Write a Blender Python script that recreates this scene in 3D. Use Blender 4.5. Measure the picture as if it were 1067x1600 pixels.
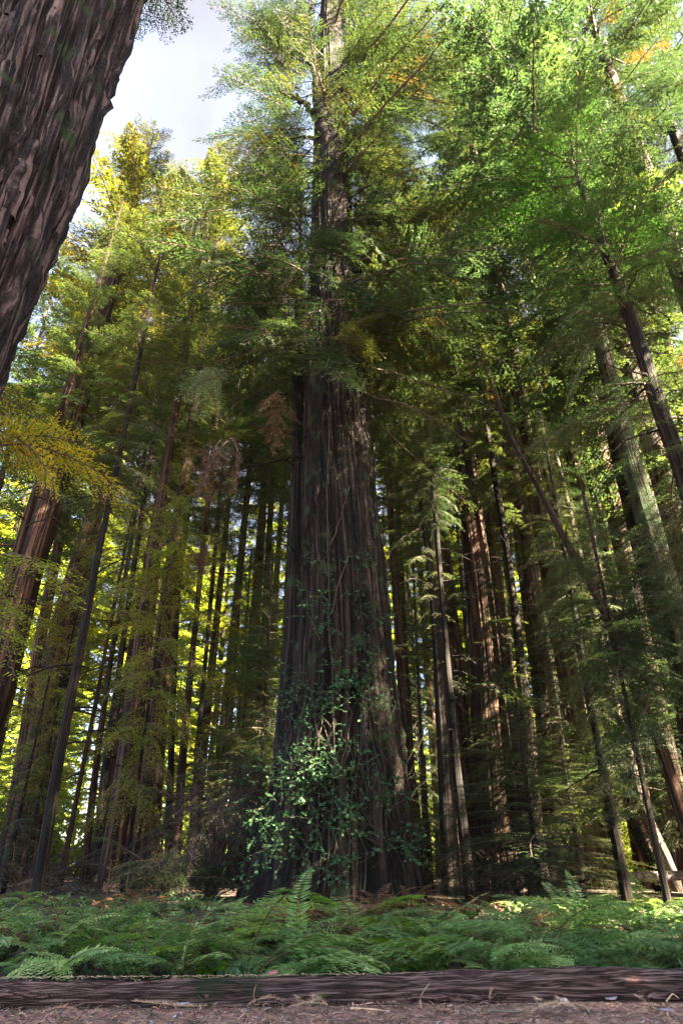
import bpy, math, random
import numpy as np
from mathutils import Vector, Matrix
# ------------------------------------------------------------ camera, sky, sun
for o in list(bpy.data.objects): bpy.data.objects.remove(o)
SC = bpy.context.scene
COL = SC.collection
F, PITCH, CH = 1010.0, math.radians(28.5), 0.9
cam = bpy.data.cameras.new('camera'); co = bpy.data.objects.new('camera', cam); COL.objects.link(co)
cam.sensor_fit = 'VERTICAL'; cam.sensor_height = 36.0; cam.lens = F/1600*36
cam.clip_end = 2000; cam.clip_start = 0.05
co.location = (0, 0, CH); co.rotation_euler = (math.radians(90)+PITCH, 0, 0)
SC.camera = co
SUN = Vector((0.70, -0.36, 0.66)).normalized()      # direction towards the sun
EL = math.asin(SUN.z); AZ = math.atan2(SUN.x, SUN.y)
w = bpy.data.worlds.new("World"); SC.world = w; w.use_nodes = True
nt = w.node_tree; bg = nt.nodes['Background']
sky = nt.nodes.new('ShaderNodeTexSky'); sky.sky_type = 'NISHITA'; sky.sun_disc = False
sky.sun_elevation = EL; sky.sun_rotation = AZ; sky.air_density = 1.0; sky.dust_density = 1.5
wn = nt.nodes.new('ShaderNodeTexNoise'); wn.inputs['Scale'].default_value = 2.2; wn.inputs['Detail'].default_value = 5
wc = nt.nodes.new('ShaderNodeTexCoord'); nt.links.new(wc.outputs['Generated'], wn.inputs['Vector'])
wr = nt.nodes.new('ShaderNodeMapRange'); wr.inputs['From Min'].default_value = .35; wr.inputs['From Max'].default_value = .65; wr.inputs['To Min'].default_value = .6; wr.inputs['To Max'].default_value = .95
nt.links.new(wn.outputs['Fac'], wr.inputs['Value'])
wm = nt.nodes.new('ShaderNodeMix'); wm.data_type = 'RGBA'; wm.inputs[7].default_value = (.26, .235, .23, 1)      # thin high cloud
nt.links.new(wr.outputs[0], wm.inputs[0]); nt.links.new(sky.outputs[0], wm.inputs[6]); nt.links.new(wm.outputs[2], bg.inputs[0]); bg.inputs[1].default_value = 0.085
sl = bpy.data.lights.new('sun', 'SUN'); sl.energy = 5.0; sl.angle = math.radians(0.53); sl.color = (1.0, 0.83, 0.58)
so = bpy.data.objects.new('sun', sl); COL.objects.link(so)
so.rotation_euler = SUN.to_track_quat('Z', 'Y').to_euler()
SC.view_settings.view_transform = 'Standard'; SC.view_settings.look = 'None'; SC.view_settings.gamma = 1
SC.view_settings.exposure = 5.1
SC.render.engine = 'CYCLES'
cy = SC.cycles
cy.max_bounces = 7; cy.diffuse_bounces = 4; cy.transmission_bounces = 5; cy.glossy_bounces = 2
cy.use_denoising = True; cy.sample_clamp_indirect = 4.0; cy.use_adaptive_sampling = False
try: cy.denoiser = 'OPENIMAGEDENOISE'
except Exception: pass

# ------------------------------------------------------------ image -> world
SP, CP = math.sin(PITCH), math.cos(PITCH)
def ray(u, v):
    a, b = u-533.5, 800.0-v
    return np.array([a, F*CP-b*SP, F*SP+b*CP])
def at(u, v, Y):
    r = ray(u, v); t = Y/r[1]
    return np.array([r[0]*t, Y, CH+r[2]*t])
def depth(p): return p[1]*CP+(p[2]-CH)*SP
def ground_at(u, v, z=0.0):
    r = ray(u, v); t = (z-CH)/r[2]
    return np.array([r[0]*t, r[1]*t, z])

# ------------------------------------------------------------ materials
def new_mat(name):
    m = bpy.data.materials.new(name); m.use_nodes = True
    n = m.node_tree.nodes; n.clear()
    return m, n, m.node_tree.links
def node(n, t, **kw):
    x = n.new(t)
    for k, v in kw.items(): setattr(x, k, v)
    return x
def ramp(n, stops):
    r = n.new('ShaderNodeValToRGB'); e = r.color_ramp.elements
    while len(e) < len(stops): e.new(0.5)
    for i, (p, c) in enumerate(stops):
        e[i].position = p; e[i].color = (c[0], c[1], c[2], 1)
    return r
def leaf_mat(name, stops, trans, tw=0.45, gloss=0.3, patch=None, pscale=0.35, ow=.25, rough=.55):
    m, n, L = new_mat(name)
    out = n.new('ShaderNodeOutputMaterial')
    geo = n.new('ShaderNodeNewGeometry'); oi = n.new('ShaderNodeObjectInfo'); tc = n.new('ShaderNodeTexCoord')
    no = node(n, 'ShaderNodeTexNoise'); no.inputs['Scale'].default_value = pscale; no.inputs['Detail'].default_value = 3
    L.new(geo.outputs['Position'], no.inputs['Vector'])
    mr = n.new('ShaderNodeMapRange'); mr.inputs['From Min'].default_value = .32; mr.inputs['From Max'].default_value = .68
    L.new(no.outputs['Fac'], mr.inputs['Value'])
    a = node(n, 'ShaderNodeMath', operation='MULTIPLY_ADD'); a.inputs[1].default_value = .45; L.new(geo.outputs['Random Per Island'], a.inputs[0])
    b = node(n, 'ShaderNodeMath', operation='MULTIPLY'); b.inputs[1].default_value = .35; L.new(mr.outputs[0], b.inputs[0])
    c = node(n, 'ShaderNodeMath', operation='MULTIPLY_ADD'); c.inputs[1].default_value = ow; L.new(oi.outputs['Random'], c.inputs[0]); L.new(b.outputs[0], c.inputs[2])
    L.new(c.outputs[0], a.inputs[2])
    r = ramp(n, stops); L.new(a.outputs[0], r.inputs[0])
    col = r.outputs[0]
    if patch:
        n2 = node(n, 'ShaderNodeTexNoise'); n2.inputs['Scale'].default_value = .5; n2.inputs['Detail'].default_value = 5
        L.new(tc.outputs['Object'], n2.inputs['Vector'])
        r2 = ramp(n, [(patch[0], (0, 0, 0)), (patch[0]+.06, (1, 1, 1))]); L.new(n2.outputs['Fac'], r2.inputs[0])
        mx = node(n, 'ShaderNodeMix', data_type='RGBA'); L.new(r2.outputs[0], mx.inputs[0]); L.new(col, mx.inputs[6]); mx.inputs[7].default_value = (*patch[1], 1)
        col = mx.outputs[2]
    bs = n.new('ShaderNodeBsdfPrincipled'); bs.inputs['Roughness'].default_value = rough; bs.inputs['Specular IOR Level'].default_value = gloss
    L.new(col, bs.inputs['Base Color'])
    tr = n.new('ShaderNodeBsdfTranslucent')
    mt = node(n, 'ShaderNodeMix', data_type='RGBA', blend_type='MULTIPLY'); mt.inputs[0].default_value = 1
    L.new(col, mt.inputs[6]); mt.inputs[7].default_value = (*trans, 1); L.new(mt.outputs[2], tr.inputs[0])
    mixs = n.new('ShaderNodeMixShader'); mixs.inputs[0].default_value = tw
    L.new(bs.outputs[0], mixs.inputs[1]); L.new(tr.outputs[0], mixs.inputs[2]); L.new(mixs.outputs[0], out.inputs[0])
    return m
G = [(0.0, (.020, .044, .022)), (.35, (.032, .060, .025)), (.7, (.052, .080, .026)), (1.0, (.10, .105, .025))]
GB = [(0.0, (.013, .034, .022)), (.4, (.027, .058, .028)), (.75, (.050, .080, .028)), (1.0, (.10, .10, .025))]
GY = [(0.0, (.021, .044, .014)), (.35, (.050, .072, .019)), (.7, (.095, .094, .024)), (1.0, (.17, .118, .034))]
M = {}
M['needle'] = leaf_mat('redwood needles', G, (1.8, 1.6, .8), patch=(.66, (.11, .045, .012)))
M['needle_shade'] = leaf_mat('shade painted needles', [(0.0, (.008, .021, .012)), (.4, (.017, .037, .017)), (.75, (.034, .053, .018)), (1.0, (.085, .070, .018))], (1.6, 1.5, .9), patch=(.63, (.075, .045, .015)))  # shade in the upper crowns put into a darker needle colour
M['needle_blue'] = leaf_mat('blue green needles', GB, (1.6, 1.5, .9), patch=(.70, (.09, .04, .012)))
M['needle_yellow'] = leaf_mat('yellow green needles', GY, (1.7, 1.5, .6))  # sunlit yellow of the background crowns put into the needle colour
M['needle_sun_painted'] = leaf_mat('sun painted gold needles', [(0, (.07, .13, .015)), (.4, (.20, .24, .02)), (.75, (.38, .33, .03)), (1, (.50, .30, .04))], (1.5, 1.4, .6), tw=.4)  # sunlight on the left boughs, painted as gold because they stand in shade
M['needle_far'] = leaf_mat('sun painted far needles', [(0.0, (.05, .10, .02)), (.35, (.12, .18, .03)), (.7, (.23, .24, .04)), (1.0, (.36, .26, .06))], (1.7, 1.5, .6))  # sunlight on the far wood put into a lighter needle colour
M['needle_bright'] = leaf_mat('bright green needles', [(0, (.012, .036, .011)), (.5, (.027, .070, .018)), (1, (.058, .115, .026))], (1.4, 1.5, .7))
M['needle_brown'] = leaf_mat('dead brown needles', [(0, (.045, .022, .012)), (.5, (.10, .05, .026)), (1, (.19, .11, .055))], (1.2, 1, .8), tw=.25)
M['needle_grey'] = leaf_mat('dull shrub needles', [(0, (.018, .024, .018)), (.5, (.045, .042, .035)), (1, (.09, .065, .055))], (1.2, 1, .8), tw=.25)
M['lichen'] = leaf_mat('pale lichen twig', [(0, (.12, .2, .09)), (1, (.3, .4, .22))], (1, 1, 1), tw=.3)
M['cover_leaf'] = leaf_mat('ground cover leaf', [(0, (.010, .03, .012)), (.6, (.03, .08, .02)), (1, (.09, .15, .04))], (1.4, 1.4, .7), tw=.25, gloss=.5, pscale=2)
M['vine_leaf'] = leaf_mat('vine leaf', [(0, (.014, .048, .020)), (.5, (.036, .098, .040)), (1, (.09, .17, .055))], (1.5, 1.6, .7), tw=.2, gloss=.3, pscale=1.5)
M['fern_leaf'] = leaf_mat('lady fern green', [(0, (.025, .07, .025)), (.35, (.09, .19, .065)), (.7, (.20, .34, .11)), (1, (.38, .48, .18))], (1.6, 1.5, .7), tw=.3, gloss=.7, pscale=1.3, ow=.5, rough=.38)
M['sword_leaf'] = leaf_mat('sword fern green', [(0, (.018, .055, .022)), (.35, (.06, .14, .045)), (.7, (.15, .27, .08)), (1, (.32, .43, .13))], (1.5, 1.5, .7), tw=.25, gloss=.8, pscale=1.3, ow=.5, rough=.34)
M['fern_yellow'] = leaf_mat('yellowing fern', [(0, (.05, .15, .015)), (.5, (.12, .26, .02)), (1, (.22, .33, .03))], (1.5, 1.4, .6), tw=.35, pscale=.9)
M['fern_dead'] = leaf_mat('dead fern brown', [(0, (.05, .022, .014)), (.5, (.13, .060, .035)), (1, (.24, .13, .08))], (1.2, 1, .8), tw=.2)

def bark_mat(name, dark, mid, light, scale=8.0, bump=0.6, moss=0.0, fine=(1, 1, 9)):
    m, n, L = new_mat(name)
    out = n.new('ShaderNodeOutputMaterial'); bs = n.new('ShaderNodeBsdfPrincipled')
    at_ = n.new('ShaderNodeAttribute'); at_.attribute_name = 'bk'
    n1 = n.new('ShaderNodeTexNoise'); n1.inputs['Scale'].default_value = scale; n1.inputs['Detail'].default_value = 4; n1.inputs['Roughness'].default_value = .5
    n1.inputs['Distortion'].default_value = .22
    n2 = n.new('ShaderNodeTexNoise'); n2.inputs['Scale'].default_value = scale*.28; n2.inputs['Detail'].default_value = 3
    vm = node(n, 'ShaderNodeVectorMath', operation='MULTIPLY'); vm.inputs[1].default_value = fine; L.new(at_.outputs['Vector'], vm.inputs[0])
    n4 = n.new('ShaderNodeTexNoise'); n4.inputs['Scale'].default_value = scale*3.2; n4.inputs['Detail'].default_value = 8; n4.inputs['Roughness'].default_value = .7; L.new(vm.outputs[0], n4.inputs['Vector'])
    L.new(at_.outputs['Vector'], n1.inputs['Vector']); L.new(at_.outputs['Vector'], n2.inputs['Vector'])
    sb = node(n, 'ShaderNodeMath', operation='SUBTRACT'); sb.inputs[1].default_value = .5; L.new(n1.outputs['Fac'], sb.inputs[0])
    ab = node(n, 'ShaderNodeMath', operation='ABSOLUTE'); L.new(sb.outputs[0], ab.inputs[0])
    hm = n.new('ShaderNodeMapRange'); hm.inputs['From Min'].default_value = .005; hm.inputs['From Max'].default_value = .15; hm.interpolation_type = 'SMOOTHSTEP'; L.new(ab.outputs[0], hm.inputs['Value'])
    ht = node(n, 'ShaderNodeMath', operation='MULTIPLY_ADD'); ht.inputs[1].default_value = .7; L.new(hm.outputs[0], ht.inputs[0])
    h4 = node(n, 'ShaderNodeMath', operation='MULTIPLY_ADD'); h4.inputs[1].default_value = .9; h4.inputs[2].default_value = -.3; L.new(n4.outputs['Fac'], h4.inputs[0]); L.new(h4.outputs[0], ht.inputs[2])
    r = ramp(n, [(.12, dark), (.5, mid), (.95, light)]); L.new(ht.outputs[0], r.inputs[0])
    mx = node(n, 'ShaderNodeMix', data_type='RGBA', blend_type='MULTIPLY'); mx.inputs[0].default_value = .75
    r2 = ramp(n, [(.3, (.45, .45, .5)), (.7, (1.35, 1.25, 1.15))]); L.new(n2.outputs['Fac'], r2.inputs[0])
    L.new(r.outputs[0], mx.inputs[6]); L.new(r2.outputs[0], mx.inputs[7])
    col = mx.outputs[2]
    if moss > 0:
        tc = n.new('ShaderNodeTexCoord')
        n3 = n.new('ShaderNodeTexNoise'); n3.inputs['Scale'].default_value = 1.7; n3.inputs['Detail'].default_value = 6
        L.new(tc.outputs['Object'], n3.inputs['Vector'])
        r3 = ramp(n, [(.62-moss*.3, (0, 0, 0)), (.72-moss*.2, (1, 1, 1))]); L.new(n3.outputs['Fac'], r3.inputs[0])
        m3 = node(n, 'ShaderNodeMix', data_type='RGBA'); L.new(r3.outputs[0], m3.inputs[0]); L.new(col, m3.inputs[6]); m3.inputs[7].default_value = (.035, .06, .022, 1)
        col = m3.outputs[2]
    bp = n.new('ShaderNodeBump'); bp.inputs['Strength'].default_value = bump; bp.inputs['Distance'].default_value = .12
    L.new(ht.outputs[0], bp.inputs['Height']); L.new(bp.outputs[0], bs.inputs['Normal'])
    L.new(col, bs.inputs['Base Color']); bs.inputs['Roughness'].default_value = .85; bs.inputs['Specular IOR Level'].default_value = .25
    L.new(bs.outputs[0], out.inputs[0])
    return m
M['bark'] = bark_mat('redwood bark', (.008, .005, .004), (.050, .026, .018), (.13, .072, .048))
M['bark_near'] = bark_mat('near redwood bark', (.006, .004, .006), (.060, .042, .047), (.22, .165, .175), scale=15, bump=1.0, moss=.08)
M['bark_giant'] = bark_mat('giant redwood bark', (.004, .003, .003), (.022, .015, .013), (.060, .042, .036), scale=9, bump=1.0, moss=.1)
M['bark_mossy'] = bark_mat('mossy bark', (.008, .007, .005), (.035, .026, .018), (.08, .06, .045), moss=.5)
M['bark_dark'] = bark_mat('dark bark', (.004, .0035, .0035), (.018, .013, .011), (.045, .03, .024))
M['bark_pale'] = bark_mat('pale bark', (.03, .024, .02), (.10, .08, .065), (.19, .155, .13), bump=.5)
def plain(name, c, rough=.8, nscale=20, var=.5, bump=.2):
    m, n, L = new_mat(name)
    out = n.new('ShaderNodeOutputMaterial'); bs = n.new('ShaderNodeBsdfPrincipled'); tc = n.new('ShaderNodeTexCoord')
    no = n.new('ShaderNodeTexNoise'); no.inputs['Scale'].default_value = nscale; no.inputs['Detail'].default_value = 4
    L.new(tc.outputs['Object'], no.inputs['Vector'])
    r = ramp(n, [(.3, tuple(x*(1-var) for x in c)), (.7, tuple(min(1, x*(1+var)) for x in c))]); L.new(no.outputs['Fac'], r.inputs[0])
    L.new(r.outputs[0], bs.inputs['Base Color']); bs.inputs['Roughness'].default_value = rough
    bp = n.new('ShaderNodeBump'); bp.inputs['Strength'].default_value = bump; bp.inputs['Distance'].default_value = .01
    L.new(no.outputs['Fac'], bp.inputs['Height']); L.new(bp.outputs[0], bs.inputs['Normal'])
    L.new(bs.outputs[0], out.inputs[0]); return m
M['twig'] = plain('twig wood', (.07, .045, .035))
M['dead_twig'] = plain('grey dead twig', (.16, .12, .10))
M['vine_stem'] = plain('vine stem', (.045, .034, .028))
M['chip'] = plain('weathered chip', (.33, .28, .33))
M['straw'] = plain('straw litter', (.55, .36, .22))
M['sprig_pink'] = plain('dry sprig', (.50, .27, .19))
M['pink'] = plain('pink leaf', (.55, .16, .22))
M['stalk'] = plain('fern stalk', (.10, .06, .03))

def soil_mat(name, cs, sc=9.0):
    m, n, L = new_mat(name)
    out = n.new('ShaderNodeOutputMaterial'); bs = n.new('ShaderNodeBsdfPrincipled'); tc = n.new('ShaderNodeTexCoord')
    a = n.new('ShaderNodeTexNoise'); a.inputs['Scale'].default_value = sc; a.inputs['Detail'].default_value = 8; a.inputs['Roughness'].default_value = .7
    v = n.new('ShaderNodeTexVoronoi'); v.inputs['Scale'].default_value = sc*4
    v.feature = 'F1'
    L.new(tc.outputs['Object'], a.inputs['Vector']); L.new(tc.outputs['Object'], v.inputs['Vector'])
    r = ramp(n, cs); L.new(a.outputs['Fac'], r.inputs[0])
    mx = node(n, 'ShaderNodeMix', data_type='RGBA', blend_type='OVERLAY'); mx.inputs[0].default_value = .15
    L.new(r.outputs[0], mx.inputs[6]); L.new(v.outputs['Color'], mx.inputs[7])
    L.new(mx.outputs[2], bs.inputs['Base Color']); bs.inputs['Roughness'].default_value = .9
    bp = n.new('ShaderNodeBump'); bp.inputs['Strength'].default_value = .9; bp.inputs['Distance'].default_value = .03
    L.new(a.outputs['Fac'], bp.inputs['Height']); L.new(bp.outputs[0], bs.inputs['Normal'])
    L.new(bs.outputs[0], out.inputs[0]); return m
M['soil'] = soil_mat('forest floor', [(.3, (.012, .008, .006)), (.5, (.035, .021, .014)), (.7, (.08, .047, .03))], 2.5)
M['path'] = soil_mat('path soil', [(.32, (.05, .024, .018)), (.5, (.30, .155, .12)), (.72, (.58, .38, .31))], 7)

# ------------------------------------------------------------ mesh helpers
def mesh(name, V, faces, mats, midx=None, smooth=False, attr=None):
    """faces: list of int arrays (n,3) or (n,4)"""
    me = bpy.data.meshes.new(name)
    V = np.ascontiguousarray(V, dtype=np.float32)
    me.vertices.add(len(V)); me.vertices.foreach_set('co', V.ravel())
    tot = np.concatenate([np.full(len(f), f.shape[1], dtype=np.int32) for f in faces])
    idx = np.concatenate([f.astype(np.int32).ravel() for f in faces])
    me.loops.add(len(idx)); me.loops.foreach_set('vertex_index', idx)
    me.polygons.add(len(tot))
    st = np.zeros(len(tot), dtype=np.int32); st[1:] = np.cumsum(tot)[:-1]
    me.polygons.foreach_set('loop_start', st)
    if midx is not None:
        mi = np.concatenate([np.full(len(f), k, dtype=np.int32) for f, k in zip(faces, midx)])
        me.polygons.foreach_set('material_index', mi)
    for m in mats: me.materials.append(M[m])
    if smooth: me.polygons.foreach_set('use_smooth', np.ones(len(tot), dtype=bool))
    if attr is not None:
        a = me.attributes.new('bk', 'FLOAT_VECTOR', 'POINT'); a.data.foreach_set('vector', np.ascontiguousarray(attr, dtype=np.float32).ravel())
    me.update(calc_edges=True)
    return me
def obj(name, me, parent=None, loc=None):
    o = bpy.data.objects.new(name, me); COL.objects.link(o)
    if parent is not None: o.parent = parent
    if loc is not None: o.location = [float(c) for c in loc]
    return o
def tag(o, label, cat, group=None, kind=None):
    if label: o['label'] = label
    if cat: o['category'] = cat
    if group: o['group'] = group
    if kind: o['kind'] = kind
    return o
def thing(name, label, cat, loc, group=None):
    return tag(obj(name, None, None, loc), label, cat, group)
class Acc:
    def __init__(s): s.V = []; s.F = []; s.K = []; s.A = []; s.n = 0
    def add(s, V, Fc, k=0, A=None):
        V = np.asarray(V, dtype=float).reshape(-1, 3)
        s.V.append(V); s.F.append(np.asarray(Fc)+s.n); s.K.append(k); s.n += len(V)
        s.A.append(A if A is not None else V*np.array([1, 1, .15]))
    def tris(s, T, k=0):
        T = np.asarray(T).reshape(-1, 3, 3); n = len(T)
        s.add(T.reshape(-1, 3), np.arange(n*3).reshape(-1, 3), k)
    def quads(s, T, k=0):
        n = len(T); s.add(T.reshape(-1, 3), np.arange(n*4).reshape(-1, 4), k)
    def make(s, name, mats, smooth=False, attr=False):
        return mesh(name, np.concatenate(s.V), s.F, mats, s.K, smooth, np.concatenate(s.A) if attr else None)
def tube(P, R, n=6):
    """tube along polyline P with radii R -> V,F(quads)"""
    P = np.asarray(P, float); R = np.asarray(R, float)
    T = np.gradient(P, axis=0); T /= np.linalg.norm(T, axis=1)[:, None]+1e-9
    up = np.array([0, 0, 1.]) if abs(T[:, 2].mean()) < .8 else np.array([1., 0, 0])
    A = np.cross(T, up); A /= np.linalg.norm(A, axis=1)[:, None]+1e-9
    B = np.cross(T, A)
    th = np.linspace(0, 2*np.pi, n, endpoint=False)
    V = P[:, None, :]+R[:, None, None]*(np.cos(th)[None, :, None]*A[:, None, :]+np.sin(th)[None, :, None]*B[:, None, :])
    m = len(P); i = np.arange(m-1)[:, None]; j = np.arange(n)[None, :]; j2 = (j+1) % n
    Fq = np.stack([i*n+j, i*n+j2, (i+1)*n+j2, (i+1)*n+j], -1).reshape(-1, 4)
    return V.reshape(-1, 3), Fq
def pnoise2(rng, nu, nv, U, Vv, octs=4, pers=.55):
    """value noise, periodic in U in [0,1), Vv in grid units 0..nv"""
    out = np.zeros_like(U); amp = 1; tot = 0
    for o in range(octs):
        a, b = nu*2**o, int(nv*2**o)+2
        g = rng.random((b+1, a))
        x = U*a; y = np.clip(Vv*2**o, 0, b-1.001)
        xi = np.floor(x).astype(int); yi = np.floor(y).astype(int); fx = x-xi; fy = y-yi
        fx = fx*fx*(3-2*fx); fy = fy*fy*(3-2*fy)
        v = (g[yi, xi % a]*(1-fx)+g[yi, (xi+1) % a]*fx)*(1-fy)+(g[yi+1, xi % a]*(1-fx)+g[yi+1, (xi+1) % a]*fx)*fy
        out += amp*(v-.5)*2; tot += amp; amp *= pers
    return out/tot

# ------------------------------------------------------------ trunks
def trunk_curve(Y, pts, H, straight=.6):
    C = []; R = []
    for (u, v, wd) in pts:
        p = at(u, v, Y); C.append(p); R.append(wd/2*depth(p)/F)
    C = np.array(C); R = np.array(R); o = np.argsort(C[:, 2]); C = C[o]; R = R[o]
    d = (C[1]-C[0])/(C[1, 2]-C[0, 2])
    z0 = -.3
    base = C[0]+d*(z0-C[0, 2]); r0 = max(R[0], R[0]+(R[0]-R[1])/(C[1, 2]-C[0, 2])*(C[0, 2]-z0))
    r0 = min(r0, R[0]*1.6)
    C = np.vstack([base, C]); R = np.concatenate([[r0], R])
    if H > C[-1, 2]+1:
        k = max(0, len(C)-3); d = (C[-1]-C[k])/(C[-1, 2]-C[k, 2]); d[0] *= straight; d[1] *= straight
        n = 6
        for i in range(1, n+1):
            z = C[-1, 2]*0+ (H-C[len(pts), 2])*i/n
            q = C[len(pts)]+d*z
            C = np.vstack([C, q]); R = np.concatenate([R, [R[len(pts)]*(1-i/n)**.8+.03]])
    return C, R
def resample(C, R, n, z1=None):
    zz = np.linspace(C[0, 2], C[-1, 2] if z1 is None else min(z1, C[-1, 2]), n)
    X = np.interp(zz, C[:, 2], C[:, 0]); Yv = np.interp(zz, C[:, 2], C[:, 1]); r = np.interp(zz, C[:, 2], R)
    k = max(3, n//14) | 1; ker = np.ones(k)/k
    def sm(a): return np.convolve(np.pad(a, k//2, mode='reflect', reflect_type='odd'), ker, 'valid')
    return np.stack([sm(X), sm(Yv), zz], 1), np.maximum(sm(r), .02)
def trunk_mesh(name, C, R, mat, na=28, nz=70, seed=0, flute=.06, flare=.18, nfl=9, twist=.15, limbs=0, limb_len=2.5, limb_z=(3, 20), strips=0, strip_w=.05):
    rng = np.random.default_rng(seed)
    P, r = resample(C, R, nz)
    org = P[0].copy(); org[2] = 0
    th = np.linspace(0, 1, na, endpoint=False)
    U = np.tile(th[None, :], (nz, 1)); Z = np.tile(P[:, 2:3], (1, na))
    Hh = P[-1, 2]-P[0, 2]
    tw = twist*Z/Hh
    lo = pnoise2(rng, nfl, Hh/6, (U+tw) % 1, (Z-P[0, 2])/6, 2)
    hi = pnoise2(rng, nfl*3, Hh/3.0, (U+tw) % 1, (Z-P[0, 2])/3.0, 3)
    hi = (1-np.abs(hi)*2.2)
    zz = np.clip(Z-P[0, 2], 0, None)
    butt = pnoise2(rng, max(5, nfl//2), 2, U, zz/8, 1)
    rr = r[:, None]*(1+flute*lo*1.6+flute*.8*hi*(1+0*Z)+flare*np.exp(-zz/(r[0]*1.3+.3))*(1+1.2*butt))
    ang = 2*np.pi*U
    V = np.stack([P[:, 0:1]+rr*np.cos(ang), P[:, 1:2]+rr*np.sin(ang), Z], -1)-org
    ravg = max(.25, r.mean())
    A = np.stack([ravg*np.cos(ang+2*np.pi*tw), ravg*np.sin(ang+2*np.pi*tw), (Z+seed*3.1)*.028], -1)
    i = np.arange(nz-1)[:, None]; j = np.arange(na)[None, :]; j2 = (j+1) % na
    Fq = np.stack([i*na+j, i*na+j2, (i+1)*na+j2, (i+1)*na+j], -1).reshape(-1, 4)
    acc = Acc(); acc.add(V.reshape(-1, 3), Fq, 0, A.reshape(-1, 3))
    top = np.append(np.arange(na), [])[None, :] if False else None
    for k in range(strips):      # loose ridges of bark standing proud of the trunk
        a0 = rng.uniform(0, 1); z0 = rng.uniform(.3, min(24, P[-1, 2]-6)); ln = rng.uniform(.6, 3.2); m = 12; q = np.linspace(0, 1, m)
        z = z0+ln*q; iz = (z-P[0, 2])/(P[-1, 2]-P[0, 2])*(nz-1); i0 = iz.astype(int); aa = (a0-twist*(z-z0)/Hh+.004*np.sin(q*9+k)) % 1
        rs = np.array([rr[i_, int(x_*na) % na] for i_, x_ in zip(i0, aa)]); ker = np.ones(3)/3; rs = np.convolve(np.pad(rs, 1, mode='edge'), ker, 'valid')
        cx, cyy = np.interp(z, P[:, 2], P[:, 0]), np.interp(z, P[:, 2], P[:, 1]); w_ = strip_w*rng.uniform(.5, 1.3); h_ = strip_w*rng.uniform(.5, 1.5)*np.sin(np.pi*q)**.5*(1+.3*rng.normal(0, 1, m)); rows = []
        for da, dh in ((-.5, -.03), (-.22, .8), (.25, 1.0), (.5, -.03)):
            an = 2*np.pi*aa+da*w_/rs*2; rad = rs+np.where(dh > 0, dh*np.abs(h_), -.04); rows.append(np.stack([cx+rad*np.cos(an), cyy+rad*np.sin(an), z], 1)-org)
        Vb = np.stack(rows, 1).reshape(-1, 3); ii = np.arange(m-1)[:, None]; jj = np.arange(3)[None]
        Fb = np.stack([ii*4+jj, ii*4+jj+1, (ii+1)*4+jj+1, (ii+1)*4+jj], -1).reshape(-1, 4)
        an = 2*np.pi*(aa+twist*z/Hh); Ab = np.stack([np.repeat(ravg*np.cos(an), 4), np.repeat(ravg*np.sin(an), 4), np.repeat((z+seed*3.1)*.028, 4)], 1)
        Ab[:, 0] += np.tile([-.03, 0, .03, .06], m); acc.add(Vb, Fb, 0, Ab)
    # dead limbs and snags
    for k in range(limbs):
        z = rng.uniform(*limb_z)
        if z > P[-1, 2]-1: continue
        c = np.array([np.interp(z, P[:, 2], P[:, 0]), np.interp(z, P[:, 2], P[:, 1]), z])-org
        rad = np.interp(z, P[:, 2], r); a = rng.uniform(0, 2*np.pi); l = limb_len*rng.uniform(.25, 1)
        d = np.array([math.cos(a), math.sin(a), rng.uniform(-.25, .35)])
        t = np.linspace(0, 1, 6)[:, None]
        Q = c+d*(rad*.8+l*t)+np.array([0, 0, -1])*(t**2)*l*rng.uniform(.05, .45)+rng.normal(0, .05*l, (6, 3))*t
        v, f = tube(Q, np.linspace(.02+.012*l, .006, 6), 4); acc.add(v, f, 0)
        for s in range(int(rng.integers(2, 6))):
            tt = rng.uniform(.3, .95); q0 = Q[int(tt*5)]; dd = d+rng.normal(0, .6, 3); dd[2] -= .2; dd /= np.linalg.norm(dd)
            ll = l*rng.uniform(.15, .4); ts = np.linspace(0, 1, 3)[:, None]
            v, f = tube(q0+dd*ll*ts+rng.normal(0, .03, (3, 3))*ts, [.011, .008, .004], 3); acc.add(v, f, 0)
    me = acc.make(name, [mat], smooth=True, attr=True)
    return me, org, P, r

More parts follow.
